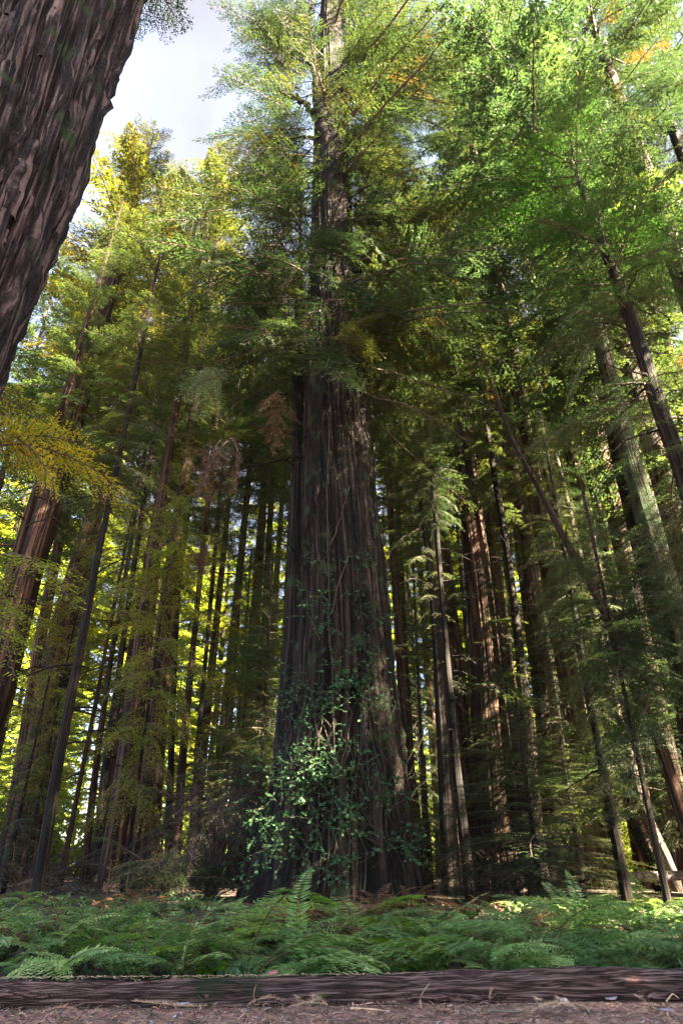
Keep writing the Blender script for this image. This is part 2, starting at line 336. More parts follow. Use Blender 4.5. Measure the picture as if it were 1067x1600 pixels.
# ------------------------------------------------------------ foliage
def branch_mod(rng, L=3.0, nsec=26, step=.085, sl=.15, sw=.045, rise=.1, droop=.35, spread=.42, flat=.25, hang=.25):
    """a bough along +x: (n,3,3) leaf triangles, and wood quads"""
    leaves = []; wood = []
    tt = np.linspace(0, 1, 7); wob = rng.normal(0, .03*L, (7, 3)); wob[0] = 0; wob[:, 0] = 0
    wob = np.cumsum(wob, 0)*.5
    def axis(t):
        t = np.asarray(t)
        return np.stack([L*t, np.interp(t, tt, wob[:, 1]), L*(rise*t-droop*t*t)+np.interp(t, tt, wob[:, 2])], -1)
    wv, wf = tube(axis(tt), np.linspace(.03, .006, 7)*L/2.5, 4); wood.append((wv, wf))
    for i in range(nsec):
        t = .10+.9*(i+rng.uniform(0, .9))/nsec; side = 1 if i % 2 else -1
        l = L*spread*(math.sin(math.pi*min(1, t**.7*.95+.08))*.8+.2)*rng.uniform(.6, 1.15)
        if t > .93: side *= .2
        p0 = axis(t); ang = math.radians(rng.uniform(40, 68))
        d = np.array([math.cos(ang), side*math.sin(ang), rng.uniform(-.3, .12)]); d /= np.linalg.norm(d)
        n = max(3, int(l/step)); s = (np.arange(n)+.6)/n
        Q = p0+d*(l*s)[:, None]; Q[:, 2] -= hang*l*s**2
        qq = np.vstack([p0, Q[n//2], Q[-1]])
        w_ = np.array([-d[1], d[0], 0])*.006
        wood.append((np.array([qq[0]-w_*1.5, qq[0]+w_*1.5, qq[1]+w_, qq[1]-w_, qq[2]+w_*.5, qq[2]-w_*.5]), np.array([[0, 1, 2, 3], [3, 2, 4, 5]])))
        perp = np.array([-d[1], d[0], 0]); perp /= np.linalg.norm(perp)+1e-9
        for sd in (1, -1):
            a2 = np.radians(rng.uniform(30, 65, n))
            dd = d[None, :]*np.cos(a2)[:, None]+sd*perp[None, :]*np.sin(a2)[:, None]
            dd[:, 2] += rng.normal(-.15, flat, n)
            ll = sl*rng.uniform(.6, 1.35, n)*(1.1-.4*s)
            tip = Q+dd*ll[:, None]
            nn = np.array([0, 0, 1.])+rng.normal(0, .45, (n, 3)); wv = np.cross(dd, nn); wv /= np.linalg.norm(wv, axis=1)[:, None]+1e-9
            mid = Q+dd*ll[:, None]*.35
            hw = sw*rng.uniform(.6, 1.2, n)[:, None]/2
            leaves.append(np.stack([mid-wv*hw*1.3, mid+wv*hw*1.3, tip], 1)); 
            b2 = Q-dd*ll[:, None]*.05
            leaves.append(np.stack([b2, mid+wv*hw*1.3, mid-wv*hw*1.3], 1)) if sl > .17 else None
    return np.concatenate(leaves), wood
def rotz(a):
    c, s = math.cos(a), math.sin(a); return np.array([[c, -s, 0], [s, c, 0], [0, 0, 1]])
def roty(a):
    c, s = math.cos(a), math.sin(a); return np.array([[c, 0, s], [0, 1, 0], [-s, 0, c]])
def rotx(a):
    c, s = math.cos(a), math.sin(a); return np.array([[1, 0, 0], [0, c, -s], [0, s, c]])
def env_redwood(h): return min(1, .45+1.2*h)*(1-max(0, h-.55)/.45)**.6*.88+.12
def env_cone(h): return (1-h)**.85*.93+.07
def env_under(h): return (.55+.45*math.sin(math.pi*min(1, h*1.1)))*(1-h**3)
def env_round(h): return math.sqrt(max(.02, 1-(2*h-.95)**2))
def crown_mesh(name, seed, H, Rad, nb, env, leaf='needle', pitch=(-25, 35), mods=None, Lm=3.0, dens=None, gaps=.25, clear=None):
    rng = np.random.default_rng(seed); acc = Acc()
    WV = []; WF = []; wn = 0; LT = []
    gaz = rng.uniform(0, 2*np.pi, 5); gh = rng.uniform(.1, .9, 5)
    for i in range(nb):
        h = (i+rng.random())/nb
        if dens is not None: h = dens(h)
        az = i*2.399963+rng.normal(0, .4)
        skip = False
        for a, b in zip(gaz, gh):
            if abs(((az-a+np.pi) % (2*np.pi))-np.pi) < .55 and abs(h-b) < .09 and rng.random() < gaps*3: skip = True
        if clear and clear[0] < h < clear[1] and math.cos(az+math.pi/2) > (-.42 if h < .6 else -.1) and rng.random() < .96: skip = True
        if skip: continue
        l = Rad*env(h)*rng.uniform(.5, 1.18)
        if rng.random() < .12: l *= 1.25
        mod = mods[int(rng.integers(len(mods)))]
        s = l/Lm
        pt = math.radians(pitch[0]+(pitch[1]-pitch[0])*h+rng.normal(0, 9))
        Rm = rotz(az)@roty(-pt)@rotx(rng.normal(0, .25))
        z = h*H; sc = np.array([s, max(.45, s)*.9, max(.45, s)*.9])
        org = np.array([0, 0, z])
        T = (mod[0]*sc)@Rm.T+org
        if s < .7: T = T[rng.random(len(T)) < max(.3, s*1.4)]
        LT.append(T)
        for (v, f) in mod[1]:
            WV.append((v*sc)@Rm.T+org); WF.append(f+wn); wn += len(v)
    LT = np.concatenate(LT)
    acc.tris(LT, 0); acc.add(np.concatenate(WV), np.concatenate(WF), 1)
    return acc.make(name, [leaf, 'twig'])
RNG = np.random.default_rng(7)
MODS = [branch_mod(RNG, L=4.5, nsec=30, step=.12, sl=.27, sw=.085, spread=.36) for _ in range(6)]
MODS_LONG = [branch_mod(RNG, L=6.5, nsec=52, step=.062, sl=.165, sw=.036, spread=.34, rise=.15, droop=.3) for _ in range(5)]
MODS_SPR = [branch_mod(RNG, L=3.0, nsec=28, step=.065, sl=.17, sw=.038, hang=.3, spread=.4) for _ in range(5)]
MODS_SPRL = [branch_mod(RNG, L=4.5, nsec=36, step=.08, sl=.19, sw=.045, spread=.36) for _ in range(4)]
MODS_FINE = [branch_mod(RNG, nsec=28, step=.065, sl=.155, sw=.034, hang=.35) for _ in range(5)]
MODS_HEM = [branch_mod(RNG, nsec=32, step=.065, sl=.16, sw=.034, rise=.25, droop=.55, spread=.36, flat=.12, hang=.3) for _ in range(4)]
def variants():
    D = {}
    low = lambda h: h**.85
    D['tall_a'] = (crown_mesh('crown', 11, 30, 4.6, 112, env_redwood, 'needle', (-28, 40), MODS, Lm=4.5, dens=low, gaps=.35), 30, 4.6)
    D['tall_b'] = (crown_mesh('crown', 12, 30, 4.6, 100, env_redwood, 'needle_blue', (-30, 35), MODS, Lm=4.5, dens=low, gaps=.35), 30, 4.6)
    D['tall_c'] = (crown_mesh('crown', 13, 30, 4.6, 90, env_cone, 'needle', (-22, 42), MODS, Lm=4.5, dens=low, gaps=.4), 30, 4.6)
    D['giant'] = (crown_mesh('crown', 24, 40, 6.8, 350, lambda h: .55+.45*math.sin(math.pi*min(1, .15+h)), 'needle_shade', (-30, 30), MODS_LONG, Lm=6.5, gaps=.12, clear=(.0, .88)), 40, 6.8)
    D['tall_d'] = (crown_mesh('crown', 23, 30, 4.6, 120, env_redwood, 'needle_shade', (-28, 38), MODS_SPRL, Lm=4.5, dens=low, gaps=.35), 30, 4.6)  # right-hand crowns, toned down with the painted-shade needles
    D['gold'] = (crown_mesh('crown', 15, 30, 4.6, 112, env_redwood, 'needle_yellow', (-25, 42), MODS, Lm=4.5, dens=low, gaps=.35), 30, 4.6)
    D['sparse'] = (crown_mesh('crown', 16, 24, 3.6, 110, lambda h: .5+.5*h, 'needle', (-32, 10), MODS_FINE, gaps=.3), 24, 3.6)
    D['sparse_b'] = (crown_mesh('crown', 19, 24, 3.6, 90, lambda h: .9-.3*h, 'needle_blue', (-36, 0), MODS_FINE, gaps=.3), 24, 3.6)
    D['under'] = (crown_mesh('crown', 17, 10, 2.8, 120, env_under, 'needle_blue', (-18, 40), MODS_HEM, gaps=.1), 10, 2.8)
    D['under_b'] = (crown_mesh('crown', 20, 10, 2.8, 105, env_cone, 'needle', (-12, 40), MODS_HEM, gaps=.15), 10, 2.8)
    D['under_g'] = (crown_mesh('crown', 21, 10, 2.8, 110, env_under, 'needle_far', (-14, 40), MODS_HEM, gaps=.15), 10, 2.8)  # saplings sharing the far needles with sunlight in their colour
    D['bright'] = (crown_mesh('crown', 18, 10, 3.3, 92, env_round, 'needle_bright', (-10, 50), MODS_SPR, Lm=3.0, gaps=.3), 10, 3.3)
    return D
CR = variants()
def put_crown(parent, org, P, var, z0, z1, rad, rz, name='crown', seed=0):
    me, Hc, Rc = CR[var]
    f = lambda z: np.array([np.interp(z, P[:, 2], P[:, 0]), np.interp(z, P[:, 2], P[:, 1]), z])
    a = f(z0); b = f(min(z1, P[-1, 2])); d = Vector(b-a).normalized()
    o = obj(name, me, parent)
    q = d.to_track_quat('Z', 'Y')
    k = (z1-z0)/Hc/max(.3, d.z); s = rad/Rc
    o.matrix_local = Matrix.Translation(Vector(a-org)) @ q.to_matrix().to_4x4() @ Matrix.Rotation(rz, 4, 'Z') @ Matrix.Diagonal((s, s, k, 1))
    return o
TREES = []
def tree(label, Y, pts, H, crowns, mat='bark', name='redwood_tree', cat='tree', group=None, na=28, nz=70, **kw):
    seed = len(TREES)*7+3
    C, R = trunk_curve(Y, pts, H)
    me, org, P, r = trunk_mesh('trunk', C, R, mat, na=na, nz=nz, seed=seed, **kw)
    t = thing(name, label, cat, org, group)
    obj('trunk', me, t)
    for i, (var, z0, z1, rad) in enumerate(crowns):
        put_crown(t, org, P, var, z0, z1, rad, 0 if var == 'giant' else seed*1.7+i)
    TREES.append((t, org, P, r))
    return t, org, P, r

exec_order = []
# ---- the giant
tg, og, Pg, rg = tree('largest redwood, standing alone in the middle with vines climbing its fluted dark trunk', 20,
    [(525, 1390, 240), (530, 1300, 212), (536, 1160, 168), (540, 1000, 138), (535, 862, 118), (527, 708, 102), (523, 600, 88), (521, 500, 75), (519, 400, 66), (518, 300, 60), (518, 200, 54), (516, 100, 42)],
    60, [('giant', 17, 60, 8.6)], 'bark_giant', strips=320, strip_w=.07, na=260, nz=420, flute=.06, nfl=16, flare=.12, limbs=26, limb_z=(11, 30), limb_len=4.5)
tree('slimmer dark redwood pressed against the left side of the giant trunk', 20.6,
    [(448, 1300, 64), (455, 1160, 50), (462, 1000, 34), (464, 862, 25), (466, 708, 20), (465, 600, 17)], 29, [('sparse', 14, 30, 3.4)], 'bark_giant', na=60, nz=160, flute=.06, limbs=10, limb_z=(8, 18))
# dark forked snag leading up into the giant's crown
def limb(parent, org, Y, pts, mat='bark_dark', name='limb', n=8):
    P = np.array([at(u, v, Y) for u, v, _ in pts]); R = np.array([w_/2*depth(p)/F for (_, _, w_), p in zip(pts, P)])
    t = np.linspace(0, len(P)-1, 5*len(P)); i = np.arange(len(P))
    Q = np.stack([np.interp(t, i, P[:, k]) for k in range(3)], 1); rr = np.interp(t, i, R)
    Q[1:-1] = (Q[:-2]+Q[1:-1]+Q[2:])/3
    Q += np.random.default_rng(int(pts[0][0]*7+pts[-1][1])).normal(0, .06, Q.shape)
    v, f = tube(Q-org, rr, n); a = Acc(); a.add(v, f, 0, v*np.array([1, 1, .15])*1.5)
    return obj(name, a.make(name, [mat], True, True), parent)
for pts in ([(513, 235, 14), (505, 205, 22), (500, 170, 20), (496, 130, 15), (492, 110, 9)], [(500, 190, 13), (482, 165, 9), (465, 155, 7), (440, 145, 5), (422, 110, 3), (412, 70, 2)],
            [(495, 125, 9), (485, 100, 6), (470, 80, 5), (448, 45, 4), (425, 25, 3)], [(500, 215, 4), (460, 212, 3), (410, 222, 2), (380, 235, 2)],
            [(508, 268, 8), (480, 264, 6), (440, 270, 5), (400, 262, 3)], [(545, 330, 5), (560, 360, 4), (585, 400, 3), (620, 440, 2), (660, 470, 2)],
            [(545, 325, 6), (570, 305, 5), (595, 295, 3), (640, 290, 2)], [(505, 345, 4), (470, 330, 3), (430, 322, 2)], [(540, 175, 5), (580, 155, 4), (640, 125, 3), (700, 105, 2)]):
    limb(tg, og, 19.3, pts)
# ---- the near trunk, left
C0 = [(-2, 600, 215), (30, 430, 210), (62, 280, 200), (102, 130, 190), (150, 0, 180), (185, -100, 172)]
tree('huge close redwood trunk with deep shaggy purple bark leaning in from the upper left corner', 6.3,
    [(-124, 600, 178), (-50, 430, 178), (4, 300, 178), (56, 150, 168), (122, 0, 156), (160, -100, 152)], 48, [('tall_b', 20, 46, 3.7), ('sparse_b', 16, 22, 2.9)], 'bark_near', strips=420, strip_w=.075, na=520, nz=600, flute=.13, nfl=20, flare=.2, twist=.35)

T = tree
B = 'redwoods standing in the forest'
TL = [ # label, Y, pts, H, crowns, mat, kwargs
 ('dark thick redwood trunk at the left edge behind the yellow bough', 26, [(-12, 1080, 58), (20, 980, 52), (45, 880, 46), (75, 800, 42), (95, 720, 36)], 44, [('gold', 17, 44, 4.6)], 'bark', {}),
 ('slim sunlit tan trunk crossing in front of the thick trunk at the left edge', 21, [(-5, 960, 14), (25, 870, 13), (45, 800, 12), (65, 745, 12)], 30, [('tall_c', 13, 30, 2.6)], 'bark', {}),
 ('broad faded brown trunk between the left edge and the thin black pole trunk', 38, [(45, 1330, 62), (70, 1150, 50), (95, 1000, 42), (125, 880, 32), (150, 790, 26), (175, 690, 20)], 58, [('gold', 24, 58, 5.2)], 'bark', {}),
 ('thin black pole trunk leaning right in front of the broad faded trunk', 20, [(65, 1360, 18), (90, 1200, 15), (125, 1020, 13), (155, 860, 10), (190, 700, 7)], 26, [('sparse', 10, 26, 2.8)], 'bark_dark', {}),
 ('dark straight redwood, left one of the two bold trunks left of the giant', 27, [(178, 1370, 42), (200, 1200, 34), (225, 1000, 27), (250, 800, 18), (262, 720, 14), (275, 640, 11)], 40, [('tall_c', 19, 40, 4)], 'bark', {}),
 ('redwood with sunlit bark patches, right one of the two bold trunks left of the giant', 31, [(218, 1370, 54), (235, 1200, 38), (250, 1060, 30), (265, 930, 26), (275, 830, 20), (290, 740, 16)], 50, [('gold', 22, 50, 4.4)], 'bark', {}),
 ('thin pole trunk just left of the dead shrub, lit orange along its lower length', 29, [(272, 1380, 15), (288, 1150, 12), (303, 1000, 9), (318, 850, 8)], 27, [('sparse_b', 15, 27, 2.2)], 'bark', {}),
 ('very thin dark pole right of the orange lit pole trunk', 28, [(295, 1370, 10), (310, 1150, 8), (325, 990, 6)], 22, [('sparse', 9, 22, 2)], 'bark_dark', {}),
 ('thin lit pole in the gap left of the bold dark trunk', 34, [(130, 1380, 13), (150, 1200, 10), (170, 1050, 8), (190, 940, 6)], 32, [('sparse', 13, 32, 2.6)], 'bark', {}),
 ('slender dark trunk leaning close behind the lit pole on the left', 30, [(150, 1370, 15), (165, 1200, 12), (185, 1060, 9), (200, 950, 8)], 32, [('sparse_b', 13, 32, 3)], 'bark_dark', {}),
 ('thin dark trunk directly behind the sun patched redwood', 36, [(262, 1370, 12), (270, 1100, 9), (282, 860, 7), (290, 760, 6)], 42, [('tall_c', 16, 42, 3)], 'bark_dark', {}),
 ('shadowed trunk in the lower left corner of the forest', 42, [(8, 1370, 30), (35, 1200, 22), (60, 1020, 18), (75, 940, 15)], 50, [('tall_a', 18, 50, 4.4)], 'bark', {}),
 ('narrow trunk left of the giant with sky behind its middle', 40, [(400, 1300, 11), (412, 1050, 10), (420, 860, 8)], 50, [('tall_c', 20, 50, 3.4)], 'bark_dark', {}),
 ('tan lit trunk standing just right of the giant', 27, [(655, 1360, 26), (638, 1200, 18), (630, 1100, 16), (622, 980, 13), (612, 830, 11), (603, 660, 9), (598, 590, 8)], 36, [('sparse', 16, 36, 3)], 'bark', {}),
 ('hair thin pole between the tan lit trunk and the paired trunks', 30, [(650, 1330, 9), (640, 1130, 7), (630, 930, 5)], 26, [('sparse_b', 12, 26, 2)], 'bark_dark', {}),
 ('left trunk of the pair right of the giant, tapering to a dark spire', 24, [(703, 1350, 28), (693, 1150, 22), (683, 1000, 15), (668, 850, 10), (645, 700, 7)], 24, [('sparse', 9, 24, 2.6)], 'bark_dark', {}),
 ('right trunk of the pair right of the giant with lit upper bark', 29, [(744, 1360, 38), (724, 1200, 30), (712, 1060, 31), (697, 950, 31), (688, 860, 30), (675, 740, 26)], 41, [('tall_a', 23, 41, 4.0)], 'bark', {}),
 ('thin smooth trunk in front of the pair right of the giant', 22, [(731, 1365, 17), (713, 1200, 14), (700, 1050, 10), (690, 930, 7)], 18, [('under', 12, 18, 1.2)], 'bark_dark', {}),
 ('second largest redwood, thick dark trunk right of the giant behind the young hemlock', 28, [(785, 1350, 76), (775, 1250, 62), (765, 1100, 50), (757, 1000, 45), (747, 900, 40), (735, 800, 34), (722, 650, 25), (715, 600, 22)], 41, [('tall_b', 21, 41, 4.4)], 'bark', dict(na=120, nz=200, nfl=12)),
 ('redwood with warm lit bark just right of the second largest trunk', 34, [(812, 1330, 34), (805, 1200, 27), (790, 1050, 21), (778, 930, 18), (757, 780, 14)], 40, [('tall_a', 21, 40, 3.4)], 'bark', {}),
 ('straight black trunk between the warm lit redwood and the tan dappled one', 27, [(838, 1330, 28), (825, 1180, 21), (815, 1050, 15), (800, 920, 12), (782, 800, 10), (765, 700, 8)], 34, [('tall_c', 16, 34, 3)], 'bark_dark', {}),
 ('tan dappled trunk directly above the young hemlock', 31, [(862, 1330, 30), (857, 1250, 27), (848, 1130, 23), (840, 1020, 19), (828, 930, 15), (818, 840, 12)], 38, [('sparse_b', 16, 38, 3.4)], 'bark', {}),
 ('thin black trunk leaning left, standing right of the young hemlock', 19, [(973, 1370, 17), (945, 1220, 13), (922, 1100, 10), (905, 1000, 8), (888, 900, 6)], 15, [('under_b', 8, 15.5, 1.4)], 'bark_dark', {}),
 ('dark leaning trunk rising behind the pale fallen log', 24, [(1027, 1375, 19), (990, 1290, 14), (963, 1200, 11), (940, 1110, 9)], 17, [('sparse', 7, 17, 2)], 'bark_dark', {}),
 ('pale grey trunk between two dark leaning trunks above the pale log', 26, [(1045, 1355, 22), (1005, 1270, 17), (985, 1190, 14), (968, 1130, 11)], 24, [('sparse_b', 9, 24, 2.6)], 'bark_pale', {}),
 ('short shadowed trunk low at the right, behind the pale grey trunk', 32, [(1045, 1340, 19), (1025, 1250, 16), (1005, 1150, 13)], 34, [('tall_b', 12, 34, 3.4)], 'bark_dark', {}),
 ('dead leafless tree leaning far to the left with a broken thin tip', 17, [(1075, 1300, 23), (1057, 1250, 21), (1040, 1190, 19), (1010, 1110, 16), (985, 1065, 15), (940, 945, 13), (880, 840, 11), (840, 760, 9), (800, 690, 7), (775, 620, 6), (752, 560, 4)], 5, [], 'bark', dict(flare=0, limbs=14, limb_z=(4, 15), limb_len=1.6)),
 ('tall mossy trunk curving up the right side into the top crown', 17, [(1075, 1090, 44), (1062, 1010, 42), (1042, 920, 39), (1015, 830, 34), (985, 720, 28), (955, 610, 24), (935, 520, 21), (912, 440, 18), (870, 320, 15), (830, 210, 13), (800, 120, 10)], 46, [('tall_b', 17, 46, 4.7)], 'bark_mossy', dict(nz=120)),
 ('dark slim tree with the bright green rounded crown at the upper right', 14, [(1100, 860, 30), (1067, 740, 26), (1030, 640, 23), (1000, 540, 20), (960, 430, 17), (930, 350, 13), (908, 295, 9)], 22, [('bright', 15.2, 24.5, 3.7)], 'bark_dark', dict(limbs=24, limb_z=(9, 17), limb_len=2)),
 ('thin pale trunk behind the mossy trunk at the right edge', 30, [(1075, 820, 14), (1040, 690, 12), (1000, 600, 10)], 40, [('tall_a', 22, 42, 4)], 'bark', {}),
]
for lab, Y, pts, H, cr, mat, kw in TL:
    k2 = dict(limbs=12, limb_z=(3, 14), limb_len=2.2); k2.update(kw)
    if cr and pts[0][0] > 640 and len(TREES) % 3 == 1: cr = cr+[(['sparse', 'sparse_b'][len(TREES) % 2], max(2.5, cr[0][1]*.35), cr[0][1]+3, min(3.4, cr[0][3]*.85))]
    T(lab, Y, pts, H, cr, mat, group=B, **k2)
# ---- trees filling the wood behind and round about
def simple_tree(label, x, y, r, H, crowns, mat='bark', name='redwood_tree', cat='tree', group=None, lean=(0, 0), seed=0, **kw):
    zz = np.array([-.3, 2, H*.5, H]); C = np.stack([x+lean[0]*zz, y+lean[1]*zz, zz], 1); R = np.array([r*1.25, r, r*.62, .04])
    k = dict(na=18, nz=36, limbs=8, limb_len=2.2, limb_z=(3, H*.5)); k.update(kw)
    me, org, P, rr = trunk_mesh('trunk', C, R, mat, seed=seed, **k)
    t = thing(name, label, cat, org, group); obj('trunk', me, t)
    for i, (var, z0, z1, rad) in enumerate(crowns): put_crown(t, org, P, var, z0, z1, rad, seed*1.3+i)
    TREES.append((t, org, P, rr)); return t
ZN = [(0, 'at the far left edge'), (80, 'beneath the leaning near trunk'), (170, 'left of the two bold trunks'), (250, 'behind the two bold trunks'), (340, 'above the dead shrub'), (430, 'just left of the giant'),
      (620, 'behind the giant'), (700, 'just right of the giant'), (780, 'behind the second largest trunk'), (860, 'above the young hemlock'), (950, 'right of the young hemlock'), (1010, 'above the pale fallen log'), (9999, 'at the far right edge')]
def zone(u):
    for a, s in ZN:
        if u <= a+20: return s
used = {}
def uniq(s, alts):
    for a in alts:
        l = s % a
        if l not in used: used[l] = 1; return l
    return s % alts[-1]
random.seed(5)
FILL = [ # u at the base line, Y, r, H, kind, z0, rad
 (1085, 26, .5, 68, 'tall_d', 26, 5.2), (885, 33, .6, 70, 'tall_a', 36, 5), (1150, 30, .6, 66, 'tall_a', 24, 5.2), 
 (60, 44, .7, 46, 'gold', 22, 5), (200, 45, .8, 46, 'gold', 26, 5), (245, 42, .6, 50, 'tall_c', 22, 4.4), (330, 39, .8, 50, 'tall_a', 22, 5), (375, 36, .4, 40, 'tall_b', 14, 4), (120, 44, .9, 46, 'tall_a', 22, 5.4),
 (350, 58, .7, 56, 'gold', 20, 5), (430, 44, .6, 46, 'gold', 19, 4.6), (610, 46, .7, 46, 'gold', 19, 5), (665, 42, .5, 45, 'gold', 19, 4.5), (690, 47, .8, 46, 'gold', 20, 5), (760, 42, .6, 50, 'tall_a', 19, 5),
 (830, 44, .6, 46, 'gold', 19, 4.6), (890, 40, .7, 50, 'tall_a', 19, 5), (930, 38, .5, 44, 'gold', 13, 4.4), (1000, 46, .6, 46, 'tall_a', 19, 5), (1060, 40, .6, 50, 'gold', 19, 4.8), (1120, 36, .7, 55, 'tall_b', 18, 5),
 (1010, 31, .5, 66, 'tall_d', 24, 4.8), (940, 28, .5, 60, 'tall_b', 27, 4.2), (1130, 23, .6, 58, 'tall_b', 6, 5), (1215, 21.5, .6, 46, 'tall_a', 3, 5), (1290, 27, .7, 50, 'tall_b', 4, 5.4), (1480, 24, .6, 64, 'tall_d', 24, 5.2), (1390, 19, .6, 56, 'tall_d', 22, 5), (1700, 28, .7, 70, 'tall_d', 24, 5.6), (20, 60, .9, 62, 'tall_a', 20, 5.4), (-60, 34, .7, 46, 'tall_a', 12, 5), (-160, 40, .7, 50, 'tall_b', 19, 5.4),
 (160, 66, .8, 60, 'tall_b', 18, 5.2), (280, 70, .8, 62, 'tall_a', 18, 5.2), (390, 72, .8, 60, 'tall_a', 16, 5.2), (480, 68, .8, 60, 'gold', 16, 5), (580, 70, .8, 60, 'tall_a', 16, 5), (645, 64, .7, 58, 'tall_a', 14, 5),
 (735, 70, .8, 60, 'gold', 14, 5.2), (800, 64, .7, 60, 'tall_a', 16, 5), (870, 70, .8, 60, 'gold', 14, 5.2), (945, 62, .7, 58, 'tall_a', 14, 5), (1020, 70, .8, 60, 'tall_a', 14, 5.2), (1090, 58, .8, 60, 'gold', 14, 5.2), (1180, 62, .8, 60, 'tall_a', 14, 5.2),
 (25, 42, .5, 44, 'gold', 19, 4.6), (150, 39, .4, 40, 'gold', 19, 4.2), (225, 46, .5, 46, 'gold', 19, 4.6), (300, 42, .4, 42, 'gold', 19, 4.2), (400, 46, .5, 46, 'gold', 19, 4.6), (640, 44, .4, 42, 'gold', 19, 4.2), (720, 40, .4, 38, 'gold', 19, 4.2), (800, 46, .5, 44, 'gold', 19, 4.6), (860, 42, .4, 44, 'gold', 19, 4.2), (960, 44, .5, 46, 'gold', 19, 4.6), (1035, 42, .4, 42, 'gold', 19, 4.4),
 (90, 80, .8, 62, 'gold', 14, 5.2), (-30, 78, .8, 62, 'gold', 14, 5.2)]
LOOK = {'gold': 'yellow green', 'tall_a': 'mid green', 'tall_b': 'blue green', 'tall_c': 'open crowned', 'tall_d': 'dark green', 'sparse': 'thinly leaved', 'sparse_b': 'ragged'}
for i, (u, Y, r, H, kind, z0, rad) in enumerate(FILL):
    if i in (5, 8, 12, 16, 20) or Y > 56: continue
    if Y > 36: r = min(r, .32)
    x = (u-533.5)/F*(Y*CP+(1-CH)*SP)
    lab = uniq('%s '+LOOK[kind]+' redwood in the background, '+zone(u), ['tall', 'slender', 'distant', 'farthest', 'hazy', 'small looking', 'pale', 'remote'])
    simple_tree(lab, x, Y, r, H, [(kind, z0, H, rad)], ['bark', 'bark', 'bark_dark'][i % 3], group='background redwoods', lean=(random.uniform(-.02, .02), random.uniform(-.01, .01)), seed=200+i)
# slim poles between them
for i, (u, Y, r, H) in enumerate([(100, 33, .12, 26), (215, 38, .14, 28), (345, 34, .12, 24), (390, 30, .10, 20), (175, 50, .18, 36), (666, 36, .12, 26),
        (885, 36, .12, 24), (905, 46, .18, 34), (925, 30, .11, 20), (1005, 38, .14, 26), (1065, 34, .14, 28), (425, 38, .13, 26), (668, 52, .18, 38)]):
    x = (u-533.5)/F*(Y*CP)
    lab = uniq('%s pole-like young redwood, '+zone(u), ['slim', 'thin dark', 'straight', 'spindly', 'leggy', 'bare stemmed'])
    simple_tree(lab, x, Y, r, H, [(['sparse', 'sparse_b'][i % 2], H*.35, H, 2.4)], ['bark', 'bark_dark'][i % 2], group='slim pole redwoods', lean=(random.uniform(-.02, .02), 0), seed=300+i, na=10)
# unseen trees added round the viewpoint to shade the foreground
for i, (x, y, H, z0, rad, kind) in enumerate([(8, -7, 44, 9, 6, 'tall_a'), (14, -3, 46, 9, 6, 'tall_b'), (20, 2, 46, 9, 6, 'tall_a'), (21, -10, 50, 10, 6, 'tall_b'), (27, -4, 50, 10, 6, 'tall_a'), (24, 8, 44, 8, 6, 'tall_b'), (17.5, 6, 50, 14, 5.5, 'tall_a'), (17, -5, 40, 7, 6, 'tall_a'), (10.5, .5, 34, 5, 5, 'tall_a'), (12.5, 3.5, 30, 4, 4.6, 'tall_b'), (9.2, 2.8, 12, .8, 4, 'under')]):
    simple_tree(uniq('%s shade tree added out of frame to the right', ['first', 'second', 'third', 'fourth', 'fifth', 'sixth', 'seventh', 'eighth', 'ninth', 'tenth', 'eleventh', 'twelfth', 'thirteenth', 'fourteenth', 'fifteenth', 'sixteenth']), x, y, .7, H, [(kind, z0, H, rad)], group='shade trees added round the viewpoint', seed=400+i)

# the far wood: one mass beyond the trees one can tell apart
def far_wood():
    rng = np.random.default_rng(91); a = Acc(); fine = []
    m = MODS[0][0]; m = m[rng.random(len(m)) < .40]; m = m*np.array([1, 1, 1.]); c = m.mean(1, keepdims=True); m = c+(m-c)*2.0
    T_ = []
    for k in range(190):
        an = rng.uniform(-.62, .62); d = rng.uniform(82, 125); x, y = d*math.sin(an)*1.1, d*math.cos(an); H = rng.uniform(42, 62); r = rng.uniform(.3, .6); z0 = rng.uniform(2, 10)
        v, f = tube(np.array([[x, y, -.5], [x, y, H*.5], [x, y, H]]), [r*1.2, r*.7, .05], 8); a.add(v, f, 1)
        nb = 62
        for i in range(nb):
            h = (i/nb)**.9; az = rng.uniform(0, 6.28); s = 6.2*env_redwood(h)*rng.uniform(.6, 1.1)/4.5; Rm = rotz(az)@roty(-math.radians(-25+60*h))
            T_.append((m*s)@Rm.T+np.array([x, y, z0+(H-z0)*h]))
    for k in range(300):
        an = rng.uniform(-.62, .62); d = rng.uniform(58, 88); x, y = d*math.sin(an)*1.1, d*math.cos(an); H = rng.uniform(5, 15)
        for i in range(26):
            h = i/26; s = H*.32*(1-h*.8)*rng.uniform(.6, 1.1)/4.5; Rm = rotz(rng.uniform(0, 6.28))@roty(-math.radians(-15+60*h)); T_.append((m*s*np.array([1, 1, 1.6]))@Rm.T+np.array([x, y, H*h]))
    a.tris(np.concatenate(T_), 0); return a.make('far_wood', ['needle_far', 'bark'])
tag(obj('far_wood', far_wood()), 'mass of sunlit redwoods far off behind all the trunks', None, kind='stuff')

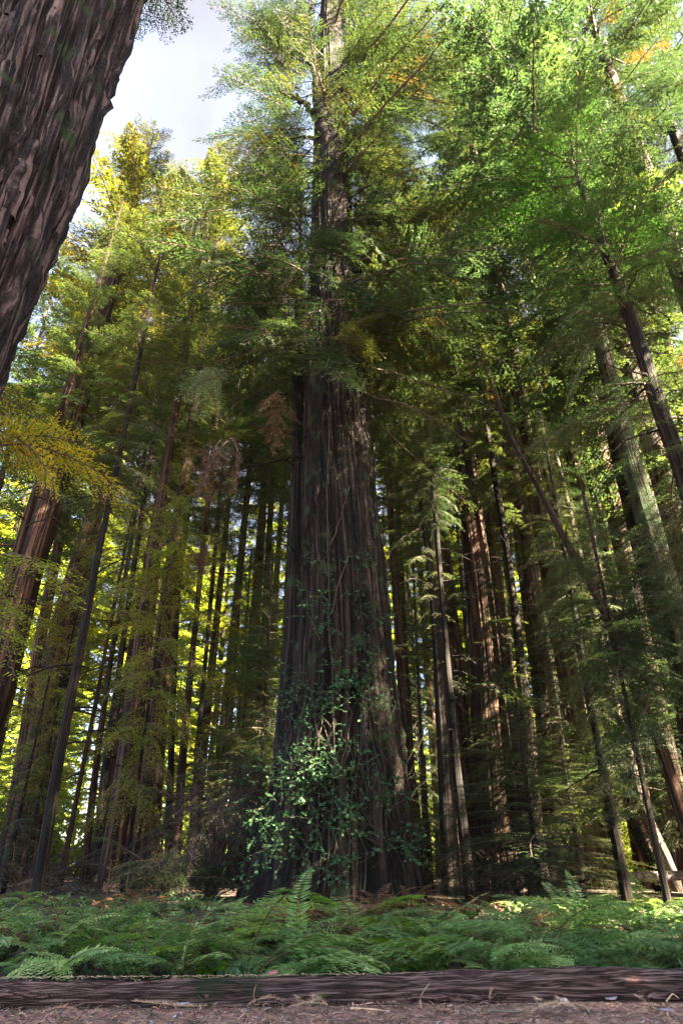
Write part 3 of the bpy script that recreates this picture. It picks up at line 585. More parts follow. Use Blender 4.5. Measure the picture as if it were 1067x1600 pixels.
# ------------------------------------------------------------ young conifers and understorey
def under(label, u, Y, H, rad, var='under', z0=.3, name='young_conifer', seed=0, r=.07, mat='bark_dark', lean=(0, 0), group='young conifers'):
    x = (u-533.5)/F*(Y*CP)
    return simple_tree(label, x, Y, r, H, [(var, z0, H, rad)], mat, name=name, group=group, lean=lean, seed=seed, na=8, nz=16, limbs=0, flare=.1)
UN = [('young hemlock with drooping dark boughs in front of the second largest trunk', 838, 18.5, 5.0, 3.2, 'under', .2),
      ('small bushy conifer right of the young hemlock', 905, 21, 4.5, 2.6, 'under_b', .2),
      ('leafy sapling beside the mossy trunk at the right edge', 1030, 15.5, 10, 2.2, 'under', 4),
      ('tall green sapling behind the dead leaning tree', 960, 24, 13, 3.2, 'under_b', 2.5),
      ('wide green sapling at the lower right edge', 1075, 21, 9, 3.2, 'under', 1.5),
      ('green sapling between the giant and the paired trunks', 668, 32, 9, 2.2, 'under_b', 1),
      ('tall sapling left of the giant, its boughs brushing the trunk', 400, 24, 12, 2.8, 'under', 3.5),
      ('sapling in front of the narrow trunk left of the giant', 365, 28, 11, 2.6, 'under_b', 2.5),
      ('bushy sapling behind the dead shrub', 335, 32, 8, 2.6, 'under', 1),
      ('young conifer at the foot of the left edge trunks', 15, 24, 7, 2.2, 'under_b', 1.5),
      ('full green sapling in front of the right hand poles', 925, 30, 14, 3.4, 'under', 3),
      ('full green sapling at the far right behind the leaning trunks', 1050, 30, 14, 3.6, 'under_b', 3),
      ('pale green sapling filling the gap behind the left poles', 150, 47, 15, 4.6, 'under_g', 1), ('pale green sapling far behind the bold trunks', 250, 48, 13, 4.4, 'under_g', 1), ('pale green sapling far beyond the narrow trunk left of the giant', 400, 48, 14, 4.4, 'under_g', 1),
      ('small sapling lit yellow at the foot of the tan lit trunk', 672, 26, 4.5, 1.6, 'under_b', .4)]
rq = random.Random(17)
for k in range(7):
    u = 40+k*155+rq.uniform(-10, 10); Y = rq.choice([25, 29, 34, 39, 45]); 
    if 470 < u < 610: Y = 45
    UN.append((uniq('%s understorey conifer '+['in the middle distance ', 'deep in the wood ', 'deep in the wood ', 'deep in the wood '][min(3, int((Y-20)//7))]+zone(u), ['tall', 'slender', 'leafy', 'ragged', 'drooping', 'dim']), u, Y, rq.uniform(9, 21), rq.uniform(2.4, 3.6), rq.choice(['under', 'under_b', 'under_g']), rq.uniform(1, 5)))
for i, (lab, u, Y, H, rad, var, z0) in enumerate(UN):
    under(lab, u, Y, H, rad, var, z0, name='young_hemlock' if i == 0 else 'young_conifer', seed=500+i)

# ------------------------------------------------------------ single boughs that stand out
def clump(label, name, cat, Y, u, v, size, leaf, n=7, seed=0, mods=MODS_FINE, down=.3, anchor=None, wood='twig', spread=2.6):
    rng = np.random.default_rng(seed); c = at(u, v, Y); a = Acc()
    for i in range(n):
        m = mods[int(rng.integers(len(mods)))]; s = size/3.0*rng.uniform(.6, 1.1)
        Rm = rotz(rng.uniform(-spread/2, spread/2)+(0 if (anchor or 0) >= 0 else math.pi))@roty(down+rng.normal(0, .3))@rotx(rng.normal(0, .4))
        o = rng.normal(0, size*.12, 3)
        a.tris((m[0]*s*np.array([1, 1.2, 1.2]))@Rm.T+o, 0)
        for (vv, ff) in m[1]: a.add((vv*s)@Rm.T+o, ff, 1)
    return a, c

# ------------------------------------------------------------ ground
def gh(x, y):
    return .05*np.sin(x*.7+1.3)*np.cos(y*.5)+.04*np.sin(x*1.9)*np.sin(y*1.3+.5)
gx = np.concatenate([[-400, -150, -60], np.linspace(-30, 30, 121), [60, 150, 400]]); gy = np.concatenate([[-300, -80, -20], np.linspace(-5, 50, 111), [80, 150, 400]])
X, Yg = np.meshgrid(gx, gy)
def groundz(x, y):
    k = np.clip((y-6.6)/2, 0, 1)
    return gh(x, y)*k
V = np.stack([X, Yg, groundz(X, Yg)-.012*(Yg < 6.6)], -1).reshape(-1, 3)
nx, ny = len(gx), len(gy); i = np.arange(ny-1)[:, None]; j = np.arange(nx-1)[None, :]
Fq = np.stack([i*nx+j, i*nx+j+1, (i+1)*nx+j+1, (i+1)*nx+j], -1).reshape(-1, 4)
tag(obj('ground', mesh('ground', V, [Fq], ['soil'], smooth=True)), None, None, kind='structure')
rng = np.random.default_rng(3)
px_, py_ = np.meshgrid(np.linspace(-9, 9, 300), np.linspace(-2, 6.2, 160))
pz = .010*pnoise2(rng, 40, 30, (px_+9)/18*.999, (py_+2)/8.2*30, 4)+.004
V = np.stack([px_, py_, pz], -1).reshape(-1, 3); nx, ny = 300, 160
i = np.arange(ny-1)[:, None]; j = np.arange(nx-1)[None, :]
Fq = np.stack([i*nx+j, i*nx+j+1, (i+1)*nx+j+1, (i+1)*nx+j], -1).reshape(-1, 4)
tag(obj('path', mesh('path', V, [Fq], ['path'], smooth=True)), None, None, kind='structure')

# ------------------------------------------------------------ foreground log
def log_axis(x): return 5.93+.055*x+.03*np.sin(x*1.1)
def make_log():
    rng = np.random.default_rng(21); n, na = 520, 72
    xs = np.linspace(-7.5, 7.5, n); U = np.tile(np.linspace(0, 1, na, endpoint=False)[None], (n, 1)); Xs = np.tile(xs[:, None], (1, na))
    r = .20-.006*xs[:, None]+.02*np.sin(Xs*.9)
    n1 = pnoise2(rng, 10, 18, U, (Xs+7.5)*1.2, 3); n2 = pnoise2(rng, 40, 60, U, (Xs+7.5)*4, 3)
    n3 = pnoise2(rng, 4, 9, U, (Xs+7.5)*.6, 2); rr = r*(1+.16*n1+.09*(1-np.abs(n2)*2)+.14*n3)
    a = 2*np.pi*U
    V = np.stack([Xs, log_axis(Xs)+rr*np.cos(a), -.04+.006*Xs+rr*np.sin(a)*.93], -1)
    A = np.stack([Xs*.07, np.cos(a)*.35, np.sin(a)*.35], -1)*2.2
    i = np.arange(n-1)[:, None]; j = np.arange(na)[None, :]; j2 = (j+1) % na
    Fq = np.stack([i*na+j, (i+1)*na+j, (i+1)*na+j2, i*na+j2], -1).reshape(-1, 4)
    acc = Acc(); acc.add(V.reshape(-1, 3), Fq, 0, A.reshape(-1, 3))
    t = thing('fallen_log', 'long weathered purple brown log lying across the foreground behind the path', 'log', (0, 6, 0))
    o = obj('log_body', acc.make('log_body', ['log'], True, True), t); o.location = (0, -6, 0)
    # loosened bark slabs
    for k, (x0, l, up) in enumerate([(.45, .75, .05), (-2.6, .6, .10), (2.2, .8, .04), (-.6, .5, .03)]):
        m = 24; t_ = np.linspace(0, 1, m); top = .028*np.sin(np.pi*t_)**.5+rng.normal(0, .004, m)
        y0 = log_axis(x0+l*t_)-.205-.006*x0; z = up+.01*np.sin(t_*5)
        P = []
        for (dy, dz) in ((0, -.03), (-.03, -.03), (-.035, 0), (0, .02)):
            P.append(np.stack([x0+l*t_, y0+dy*np.sin(np.pi*t_)**.4, z+dz*(np.sin(np.pi*t_)**.4)+rng.normal(0, .003, m)], 1))
        Vb = np.stack(P, 1).reshape(-1, 3); ii = np.arange(m-1)[:, None]; jj = np.arange(4)[None]; j3 = (jj+1) % 4
        Fb = np.stack([ii*4+jj, ii*4+j3, (ii+1)*4+j3, (ii+1)*4+jj], -1).reshape(-1, 4)
        ac = Acc(); ac.add(Vb, Fb, 0, Vb*np.array([.35, 3, 3])); o = obj('bark_slab', ac.make('bark_slab', ['log'], False, True), t); o.location = (0, -6, 0)
M['log'] = bark_mat('weathered log', (.025, .012, .011), (.28, .155, .14), (.55, .38, .36), scale=15, bump=1.0, moss=.12, fine=(10, 1.6, 1.6))
make_log()

# ------------------------------------------------------------ ferns
def leaflet(base, d, nrm, l, w_):
    """two triangle lance"""
    s = np.cross(d, nrm); s /= np.linalg.norm(s)+1e-9
    m = base+d*l*.4
    return [[base, m+s*w_/2, m-s*w_/2], [m-s*w_/2, m+s*w_/2, base+d*l]]
def sword_frond(rng, L, arch):
    t = np.linspace(0, 1, 12); P = np.stack([L*(.25*t+.75*t**1.5)*.85, .03*L*np.sin(t*3+rng.uniform(0, 6)), L*(arch*t-(arch*.75)*t**2.4)], 1)
    T = []; n = 27
    for i in range(n):
        s = .12+.88*i/n; p = np.array([np.interp(s, t, P[:, k]) for k in range(3)]); q = np.array([np.interp(min(1, s+.03), t, P[:, k]) for k in range(3)])
        ax = q-p if s < .97 else p-np.array([np.interp(s-.03, t, P[:, k]) for k in range(3)]); ax /= np.linalg.norm(ax)
        l = L*.15*math.sin(math.pi*min(1, (s*.9+.12)))**.7*(1-.25*s)+.006
        for sd in (1, -1):
            d = np.array([0, sd, 0])*.93+ax*.35+np.array([0, 0, -.12+rng.normal(0, .12)]); d /= np.linalg.norm(d)
            T += leaflet(p, d, np.array([0, rng.normal(0, .2), 1])+ax*.3, l, L*.036)
    v, f = tube(P, np.linspace(.006, .002, 12), 3)
    return np.array(T), v, f
def lady_frond(rng, L):
    st = .42
    t = np.linspace(0, 1, 12); P = np.stack([L*(.25*t+.65*t**2), .04*L*np.sin(t*3+rng.uniform(0, 6)), L*(.85*t-.42*t**2.2)], 1)
    T = []; n = 13
    for i in range(n):
        s = st+(1-st)*i/n; p = np.array([np.interp(s, t, P[:, k]) for k in range(3)]); q = np.array([np.interp(min(1, s+.05), t, P[:, k]) for k in range(3)])
        ax = q-p; ax /= np.linalg.norm(ax)+1e-9
        l = L*.36*(1-(i/n))**.85*min(1, .7+.3*i)+.02
        for sd in (1, -1):
            d = np.array([0, sd, 0])*.9+ax*.42+np.array([0, 0, rng.normal(-.12, .08)]); d /= np.linalg.norm(d)
            side = np.cross(d, [0, 0, 1]); side /= np.linalg.norm(side)
            m = max(3, int(l/.034))
            for k in range(m):
                b = p+d*l*(k+.4)/m; b = b+np.array([0, 0, -.15*l*((k+.4)/m)**2]); ll = L*.075*(1-.75*k/m)+.007
                for s2 in (1, -1):
                    dd = side*s2*.9+d*.45+np.array([0, 0, rng.normal(-.1, .15)]); dd /= np.linalg.norm(dd)
                    nr = np.array([rng.normal(0, .15), rng.normal(0, .15), 1]); s_ = np.cross(dd, nr); s_ /= np.linalg.norm(s_)
                    w_ = .024; T.append([b-s_*w_*.5, b+s_*w_*.5, b+dd*ll])
    v, f = tube(P, np.linspace(.006, .002, 12), 3)
    return np.array(T), v, f
def frond_mesh(kind, seed, mat):
    rng = np.random.default_rng(seed)
    T_, v, f = sword_frond(rng, 1.0, rng.uniform(.55, .95)) if kind == 'sword' else lady_frond(rng, 1.0)
    a = Acc(); a.tris(T_, 0); a.add(v, f, 1)
    return a.make('frond', [mat, 'stalk'])
FR = {}
for kind, mats_ in (('sword', ('sword_leaf', 'fern_yellow', 'fern_dead')), ('lady', ('fern_leaf', 'fern_yellow', 'fern_dead'))):
    for m_ in mats_:
        FR[kind, m_] = [frond_mesh(kind, 60+k+len(FR)*5, m_) for k in range(4)]
# whole-plant meshes for ferns farther off
def plant_mesh(kind, m_, seed, n, L):
    rng = np.random.default_rng(seed); a = Acc()
    for i in range(n):
        T_, v, f = sword_frond(rng, 1.0, rng.uniform(.5, .9)) if kind == 'sword' else lady_frond(rng, 1.0)
        Rm = rotz(i*2.4+rng.normal(0, .3))@roty(rng.normal(0, .22) if kind == 'sword' else rng.normal(.25, .18))*rng.uniform(.65, 1.1)*L
        a.tris(T_@Rm.T, 0); a.add(v@Rm.T, f, 1)
    return a.make('fern', [m_, 'stalk'])
FERN = {('sword', 'sword_leaf'): [plant_mesh('sword', 'sword_leaf', 80+k, 14, .75) for k in range(3)], ('sword', 'fern_yellow'): [plant_mesh('sword', 'fern_yellow', 84, 10, .7)],
        ('sword', 'fern_dead'): [plant_mesh('sword', 'fern_dead', 86+k, 12, .7) for k in range(2)], ('lady', 'fern_leaf'): [plant_mesh('lady', 'fern_leaf', 90+k, 7, .7) for k in range(3)],
        ('lady', 'fern_yellow'): [plant_mesh('lady', 'fern_yellow', 94, 6, .65)], ('lady', 'fern_dead'): [plant_mesh('lady', 'fern_dead', 96, 6, .6)]}
FZ = [(60, 'at the left edge'), (130, 'below the thin black pole trunk'), (200, 'by the tall brown stalk'), (270, 'below the two bold trunks'), (340, 'in front of the dead shrub'), (410, 'left of the giant'), (480, "in front of the giant's left root"),
      (560, 'in front of the giant'), (630, "in front of the giant's right root"), (700, 'just right of the giant'), (770, 'below the paired trunks'), (840, 'in front of the young hemlock'), (920, 'right of the young hemlock'), (1000, 'below the pale log'), (9999, 'at the right edge')]
def fzone(u):
    for a, s in FZ:
        if u <= a: return s
rng = np.random.default_rng(77)
NAME = {'sword': 'sword_fern', 'lady': 'lady_fern'}
COLW = {'sword_leaf': 'dark green', 'fern_leaf': 'fresh green', 'fern_yellow': 'yellow green', 'fern_dead': 'withered brown'}
nf = 0
rows = [(6.75, 'first row', 17), (7.5, 'second row', 17), (8.5, 'third row', 20), (9.8, 'fourth row', 24), (11.4, 'fifth row', 26), (13.2, 'sixth row', 30), (15.2, 'back row', 30), (17.5, 'hindmost row', 26)]
for ri, (Y0, rn, cnt) in enumerate(rows):
    for k in range(cnt):
        u = -30+(1127*(k+rng.uniform(.1, .9))/cnt); y = Y0+rng.uniform(-.4, .5)*(1+.15*ri)
        x = (u-533.5)/F*(y*CP+(0-CH)*SP)
        if y > 16.2 and abs(x-0) < 3.2: continue
        if math.hypot(x-(-.1), y-20) < 3.6: continue
        rv = rng.random(); kind = 'lady' if rv < (.5 if u < 640 else .3) else 'sword'
        leaf = {'lady': 'fern_leaf', 'sword': 'sword_leaf'}[kind]
        q = rng.random()
        if q < .14: leaf = 'fern_yellow'
        elif q < .24 or (ri >= 5 and 560 < u < 800 and q < .8): leaf = 'fern_dead'
        size = rng.uniform(.85, 1.35)*(1.4 if rng.random() < .25 else 1)*(.82 if ri == 0 else 1)*(.72 if kind == 'lady' else .68)
        if ri >= 5: size *= .85
        z = float(groundz(np.array(x), np.array(y)))
        base = '%s '+COLW[leaf]+' '+NAME[kind].replace('_', ' ')+' '+fzone(u)+', '+rn.replace(' row', ' fern row')
        lab = uniq(base, ['leafy', 'arching', 'low', 'spreading', 'small', 'upright'])
        if ri < 3:
            t = thing(NAME[kind], lab, 'fern', (x, y, z), 'ferns behind the log')
            n = int(rng.integers(9, 14)) if kind == 'sword' else int(rng.integers(6, 9))
            for i in range(n):
                o = obj('frond', FR[kind, leaf][int(rng.integers(4))], t)
                o.rotation_euler = (rng.normal(0, .14), rng.normal(-.12, .25) if kind == 'sword' else rng.normal(.22, .18), i*2.4+rng.normal(0, .35)); s = size*rng.uniform(.7, 1.15); o.scale = (s, s, s)
        else:
            L_ = FERN[kind, leaf]; o = obj(NAME[kind], L_[int(rng.integers(len(L_)))], None, (x, y, z)); tag(o, lab, 'fern', 'ferns behind the log')
            o.rotation_euler = (0, 0, rng.uniform(0, 6.28)); s = size*1.35; o.scale = (s, s, s)
        nf += 1
# hand placed tall sword ferns, right of centre
def sword_clump(label, u, y, size, n=16, leaf='sword_leaf', up=0):
    x = (u-533.5)/F*(y*CP-CH*SP); t = thing('sword_fern', label, 'fern', (x, y, 0), 'ferns behind the log')
    for i in range(n):
        o = obj('frond', FR['sword', leaf][i % 4], t); o.rotation_euler = (rng.normal(0, .3), rng.normal(-up, .2), i*2.4+rng.normal(0, .4)); s = size*rng.uniform(.75, 1.1); o.scale = (s, s, s)
sword_clump('tallest upright sword fern, right of the young hemlock foot', 905, 10.0, 1.15, 20, up=.3)
sword_clump('broad sword fern with blue sheen close behind the log left of centre', 345, 7.0, .8, 12)
sword_clump('upright sword fern standing behind the log near the paired trunks', 700, 8.2, .9, 14, up=.25)
sword_clump('tall leaning sword fern left of the right edge', 1010, 9.0, 1.1, 14, up=.25)
sword_clump('tall sword fern by the brown stalk at the left', 150, 9.0, 1.0, 13, up=.2)
sword_clump('thick sword fern close behind the log in front of the giant', 560, 7.2, .68, 16, up=.2)
sword_clump('big brown withered sword fern at the right foot of the giant', 640, 14, .85, 18, 'fern_dead', .3)
sword_clump('large brown withered sword fern left of the young hemlock', 735, 13, .8, 18, 'fern_dead', .2)

# ------------------------------------------------------------ ground cover and litter
def cover():
    rng = np.random.default_rng(9); T_ = []
    n = 17000
    x = rng.uniform(-14, 14, n); y = 6.45+12*rng.random(n)**1.3
    z = groundz(x, y); l = rng.uniform(.04, .11, n); a = rng.uniform(0, 6.28, n); e = rng.uniform(.05, 1.2, n)
    h = rng.uniform(0, .16, n)
    p = np.stack([x, y, z+h], 1); d = np.stack([np.cos(a)*np.cos(e), np.sin(a)*np.cos(e), np.sin(e)], 1); s = np.stack([-np.sin(a), np.cos(a), 0*a], 1)
    hw = (l*.28)[:, None]
    return np.stack([p, p+d*l[:, None]*.5+s*hw, p+d*l[:, None], p+d*l[:, None]*.5-s*hw], 1)
a = Acc(); a.quads(cover(), 0)
tag(obj('ground_cover', a.make('ground_cover', ['cover_leaf'])), 'low green leaves covering the forest floor between the ferns', None, kind='stuff')
def sprig(rng, L, curve):
    """dry comb-like redwood sprig lying flat"""
    t = np.linspace(0, 1, 14); P = np.stack([L*t, curve*L*np.sin(t*2.2), .012+.02*np.sin(t*3)], 1); T_ = []
    n = int(L/.008)
    for i in range(n):
        s = (i+.5)/n; p = np.array([np.interp(s, t, P[:, k]) for k in range(3)]); l = .028*math.sin(math.pi*(.1+.85*s))**.5
        for sd in (1, -1):
            d = np.array([.45, sd*.9, rng.uniform(0, .5)]); d /= np.linalg.norm(d)
            T_.append([p-np.array([.0028, 0, 0]), p+np.array([.0028, 0, 0]), p+d*l])
    v, f = tube(P, np.linspace(.0035, .0015, 14), 3); return np.array(T_), v, f
def litter():
    rng = np.random.default_rng(13); a = Acc(); 
    def bits(n, k, lx, wd, y0=3.2, y1=5.75):
        x = rng.uniform(-5.5, 5.5, n); y = y0+(y1-y0)*rng.random(n)**.8; 
        an = rng.uniform(0, 6.28, n); l = lx*rng.uniform(.3, 1.4, n); tilt = rng.normal(0, .25, n)
        p = np.stack([x, y, .012+.018*rng.random(n)], 1); d = np.stack([np.cos(an)*np.cos(tilt), np.sin(an)*np.cos(tilt), np.sin(tilt)], 1); s = np.stack([-np.sin(an), np.cos(an), rng.normal(0, .3, n)], 1)
        hw = wd*rng.uniform(.4, 1.3, n)[:, None]; L_ = l[:, None]
        a.quads(np.stack([p-d*L_/2-s*hw*.6, p-d*L_/2+s*hw*.5, p+d*L_/2+s*hw*.3, p+d*L_/2-s*hw*.5], 1), k)
    bits(9000, 0, .05, .0028); bits(6000, 1, .04, .005); bits(9000, 2, .05, .009); bits(900, 3, .035, .010); bits(5000, 0, .03, .0015); bits(4500, 4, .08, .003); bits(900, 1, .08, .010); bits(3500, 5, .05, .008)
    # on and beyond the log
    n = 6000; x = rng.uniform(-6, 6, n); y = log_axis(x)+rng.uniform(-.02, .5, n); z = np.where(y < log_axis(x)+.19, .155, .02)
    for q in range(0): pass
    an = rng.uniform(0, 6.28, n); l = .05*rng.uniform(.3, 1.3, n)[:, None]; d = np.stack([np.cos(an), np.sin(an), 0*an], 1); s = np.stack([-np.sin(an), np.cos(an), 0*an], 1)*.005
    dy = y-log_axis(x); z = np.where(np.abs(dy) < .19, -.035+.196*np.sqrt(np.clip(1-(dy/.205)**2, 0, 1)), .02)+.006
    p = np.stack([x, y, z], 1); a.quads(np.stack([p-s, p+s, p+d*l+s*.5, p+d*l-s], 1), 0)
    # many small dry sprigs
    for i in range(420):
        L_ = rng.uniform(.08, .24); T_, v, f = sprig(rng, L_, rng.uniform(-.3, .3)); Rm = rotz(rng.uniform(0, 6.28)); o = np.array([rng.uniform(-4.5, 4.5), rng.uniform(3.6, 5.65), .006])
        a.tris(T_@Rm.T+o, [1, 5, 0][i % 3]); a.add(v@Rm.T+o, f, 4)
    return a
tag(obj('forest_litter', litter().make('forest_litter', ['straw', 'sprig_pink', 'twig', 'chip', 'dead_twig', 'needle_brown'])), 'dry needles, bark crumbs and twigs scattered over the path', None, kind='stuff')
# single pieces that show
def piece(name, label, cat, u, v, a, mats, rz, z=.012, group='debris lying on the path'):
    p = ground_at(u, v, z); o = obj(name, a.make(name, mats), None, p); o.rotation_euler = (.12, 0, rz); tag(o, label, cat, group); return o
SPR = [('largest dry redwood sprig, bent over the front of the log at the left', 205, 1566, .62, .25, -.1), ('second dry sprig branching off the largest one', 200, 1568, .5, -.35, .45), ('dry orange sprig right of the curved yellow twig', 385, 1576, .26, .1, .1),
       ('dry curled sprig below the log left of the green sprig', 450, 1580, .28, -.1, .5), ('tan sprig lying against the log, in the middle of the right half', 765, 1566, .3, .2, .6), ('brown sprig at the bottom edge right of centre', 830, 1588, .34, .1, .2),
       ('small tan sprig at the bottom left corner', 60, 1590, .25, .1, -.2), ('tan sprig near the right bottom corner', 1020, 1580, .25, .2, 1.2)]
for i, (lab, u, v, L_, cv, rz) in enumerate(SPR):
    r_ = np.random.default_rng(700+i); T_, vv, ff = sprig(r_, L_, cv); a = Acc(); sc_ = np.array([1, 1.8, 1.5]); a.tris(T_*sc_, 0); a.add(vv*np.array([1, 1, 1]), ff, 1)
    if i in (0, 3, 5):
        for q in range(3):
            T2, v2, f2 = sprig(r_, L_*.45, .2); Rm = rotz([.8, -.7, .6][q]); o_ = np.array([L_*(.25+.2*q), cv*L_*.8, .01]); a.tris((T2*sc_)@Rm.T+o_, 0); a.add(v2@Rm.T+o_, f2, 1)
    piece('dry_sprig', lab, 'twig', u, v, a, [['sprig_pink', 'straw'][i % 2], 'dead_twig'], rz, .03)
r_ = np.random.default_rng(750); T_, vv, ff = sprig(r_, .22, .2); a = Acc(); a.tris(T_*np.array([1, 1.3, 1.3]), 0); a.add(vv, ff, 0)
piece('green_sprig', 'small fresh green sprig on the path in front of the log', 'twig', 495, 1568, a, ['fern_yellow'], .5, .03)
def twig(label, pts, mat, h=0.0, r=.005):
    P = np.array([ground_at(u, v, .02+hh) if hh < .5 else None for (u, v, hh) in pts]); a = Acc(); o = P[0].copy()
    t = np.linspace(0, len(P)-1, 16); Q = np.stack([np.interp(t, np.arange(len(P)), P[:, k]) for k in range(3)], 1)-o; Q[1:-1] = (Q[:-2]+Q[1:-1]+Q[2:])/3
    vv, ff = tube(Q, np.linspace(r, r*.4, 16), 5); a.add(vv, ff, 0); ob = obj('twig', a.make('twig', [mat]), None, o); tag(ob, label, 'twig', 'debris lying on the path')
twig('curved yellow twig rising against the log left of centre', [(402, 1568, .0), (396, 1558, .05), (398, 1545, .11), (401, 1538, .14)], 'straw')
twig('thin curved twig leaning on the log right of the giant', [(658, 1574, .0), (656, 1558, .06), (664, 1545, .12), (672, 1535, .16)], 'straw')
twig('pale split stick lying on the path right of centre', [(548, 1576, .0), (580, 1577, .01), (608, 1580, .01)], 'straw', r=.010)
twig('long brown twig lying along the path at the left', [(120, 1600, .0), (160, 1590, .01), (200, 1572, .02)], 'dead_twig', r=.006)
twig('brown stick lying at the bottom edge right of centre', [(760, 1579, .0), (800, 1581, .02), (850, 1578, .02)], 'dead_twig', r=.009)
twig('forked looking twig by the right end of the log', [(1040, 1565, .0), (1050, 1552, .05), (1060, 1560, .02)], 'straw', r=.006)
def chip(name, label, u, v, l, w_, mat, rz, z=.03, cat='chip'):
    a = Acc(); n = 10; th = np.linspace(0, 2*np.pi, n, endpoint=False); rr = 1+.15*np.sin(th*3+u)
    top = np.stack([l*rr*np.cos(th)/2, w_*rr*np.sin(th)/2, .006+.004*np.cos(th)], 1); bot = top-np.array([0, 0, .006])
    Vc = np.vstack([top, bot]); j = np.arange(n); j2 = (j+1) % n
    a.add(Vc, np.stack([j, j2, j2+n, j+n], 1), 0); a.add(top, np.arange(n)[None], 0); a.add(bot, np.arange(n)[::-1][None], 0)
    o = piece(name, label, cat, u, v, a, [mat], rz, z); return o
chip('wood_chip', 'grey oval chip lying against the log left of centre', 286, 1568, .09, .045, 'chip', .1)
chip('wood_chip', 'pale grey chip resting on top of the log at the right', 992, 1521, .11, .035, 'chip', -.9, .16)
chip('wood_chip', 'lilac grey chip on the path below the right part of the log', 955, 1560, .09, .05, 'chip', .2)
chip('wood_chip', 'grey chip on the path right of the tan sprig', 880, 1563, .07, .05, 'chip', .9)
chip('wood_chip', 'long grey chip near the bottom right corner', 1040, 1578, .10, .03, 'chip', -.8)
chip('fallen_leaf', 'small pink leaf on top of the log left of centre', 427, 1520, .07, .06, 'pink', .3, .17, 'leaf')

# pale fallen log far right
P = np.array([ground_at(975, 1372, .1), ground_at(1100, 1372, .1)]); 
def pale_log():
    a0 = at(978, 1371, 22); b0 = at(1120, 1366, 22.8); t = np.linspace(0, 1, 20)[:, None]; a = Acc()
    Q = a0+(b0-a0)*t; o = a0.copy(); v, f = tube(Q-o, .14+.01*np.sin(t[:, 0]*9), 12); a.add(v, f, 0, v); v2, f2 = tube(np.array([Q[4]-o, Q[4]-o+np.array([-.2, -.3, .5])]), [.03, .01], 5);
    a.add(np.vstack([v[:12]]), np.arange(12)[None], 0, v[:12])
    ob = obj('pale_fallen_log', a.make('pale_fallen_log', ['wood_pale'], True, True), None, o); tag(ob, 'pale pinkish fallen log lying far behind the ferns at the right', 'log')
M['wood_pale'] = bark_mat('pale wood', (.10, .07, .07), (.2, .15, .15), (.3, .24, .25), bump=.3)
pale_log()

# ------------------------------------------------------------ vines on the giant
def surf(u, v, off=.05):
    """point on the giant's front surface seen at u,v (solved in the world), pushed out by off"""
    Y = 20.0
    for _ in range(12):
        p = at(u, v, Y); c = np.array([np.interp(p[2], Pg[:, 2], Pg[:, k]) for k in range(2)]); r = np.interp(p[2], Pg[:, 2], rg)*1.06+off
        dx = p[0]-c[0]; h = math.sqrt(max(0, r*r-dx*dx)); Y = c[1]-h
    return at(u, v, Y)
def vine(label, stems, clusters, seed, name='climbing_vine', lsz=.095, stemr=.02):
    rng = np.random.default_rng(seed); o = surf(*stems[0][0]); o[2] = 0
    t = thing(name, label, 'vine', o, 'vines on the giant trunk')
    for st in stems:
        P = np.array([surf(u, v) for u, v in st]); tt = np.linspace(0, len(P)-1, 7*len(P)); Q = np.stack([np.interp(tt, np.arange(len(P)), P[:, k]) for k in range(3)], 1)
        for _ in range(3): Q[1:-1] = (Q[:-2]+Q[1:-1]+Q[2:])/3
        Q += np.cumsum(rng.normal(0, .018, Q.shape), 0)*np.array([1, .4, .6])
        a = Acc(); v, f = tube(Q-o, np.linspace(stemr, stemr*.4, len(Q)), 5); a.add(v, f, 0); obj('stem', a.make('stem', ['vine_stem'], True), t)
    L_ = []; a = Acc()
    for (u, v, su, sv, n, out) in clusters:
        # twiglets with alternate leaves
        for k in range(n):
            uu, vv = u+rng.normal(0, su), v+rng.normal(0, sv)
            p = surf(uu, vv, .08+out*rng.random()); ang = rng.uniform(0, 6.28)
            d = np.array([math.cos(ang), -.6+rng.normal(0, .4), math.sin(ang)*.6-.15]); d /= np.linalg.norm(d)
            l = rng.uniform(.25, .7); m = int(rng.integers(7, 13))
            tw = np.array([p, p+d*l*.5, p+d*l+np.array([0, 0, -.08])]); v_, f_ = tube(tw-o, [.008, .006, .003], 3); a.add(v_, f_, 1)
            for q in range(m):
                s = (q+.5)/m; b = p+d*l*s+np.array([0, 0, -.08*s*s])
                dd = d+rng.normal(0, .8, 3); dd[2] *= .6; dd /= np.linalg.norm(dd); nr = np.array([0, -.45, .9])+rng.normal(0, .4, 3); sd = np.cross(dd, nr); sd /= np.linalg.norm(sd)+1e-9
                ll = lsz*rng.uniform(.6, 1.25); w_ = ll*.36; up = np.cross(sd, dd)*ll*.06
                b0 = b-o; L_.append(np.array([b0, b0+dd*ll*.3+sd*w_+up, b0+dd*ll*.72+sd*w_*.75, b0+dd*ll, b0+dd*ll*.72-sd*w_*.75, b0+dd*ll*.3-sd*w_+up]))
    L_ = np.array(L_); n = len(L_); a.add(L_.reshape(-1, 3), np.arange(n*6).reshape(-1, 6), 0)
    obj('foliage', a.make('foliage', ['vine_leaf', 'vine_stem']), t)
vine('dense leafy vine bush spilling from the lower left of the giant trunk', [[(470, 1400), (455, 1320), (440, 1260), (430, 1200)], [(480, 1395), (500, 1300), (505, 1230), (515, 1180)], [(450, 1400), (420, 1330), (405, 1290)]],
     [(440, 1215, 38, 28, 95, .7), (415, 1290, 30, 32, 85, .9), (500, 1210, 30, 22, 60, .4), (540, 1265, 16, 20, 22, .3), (395, 1335, 14, 18, 22, .6), (490, 1300, 30, 25, 20, .3), (470, 1170, 30, 16, 26, .3), (520, 1350, 22, 14, 22, .3)], 31)
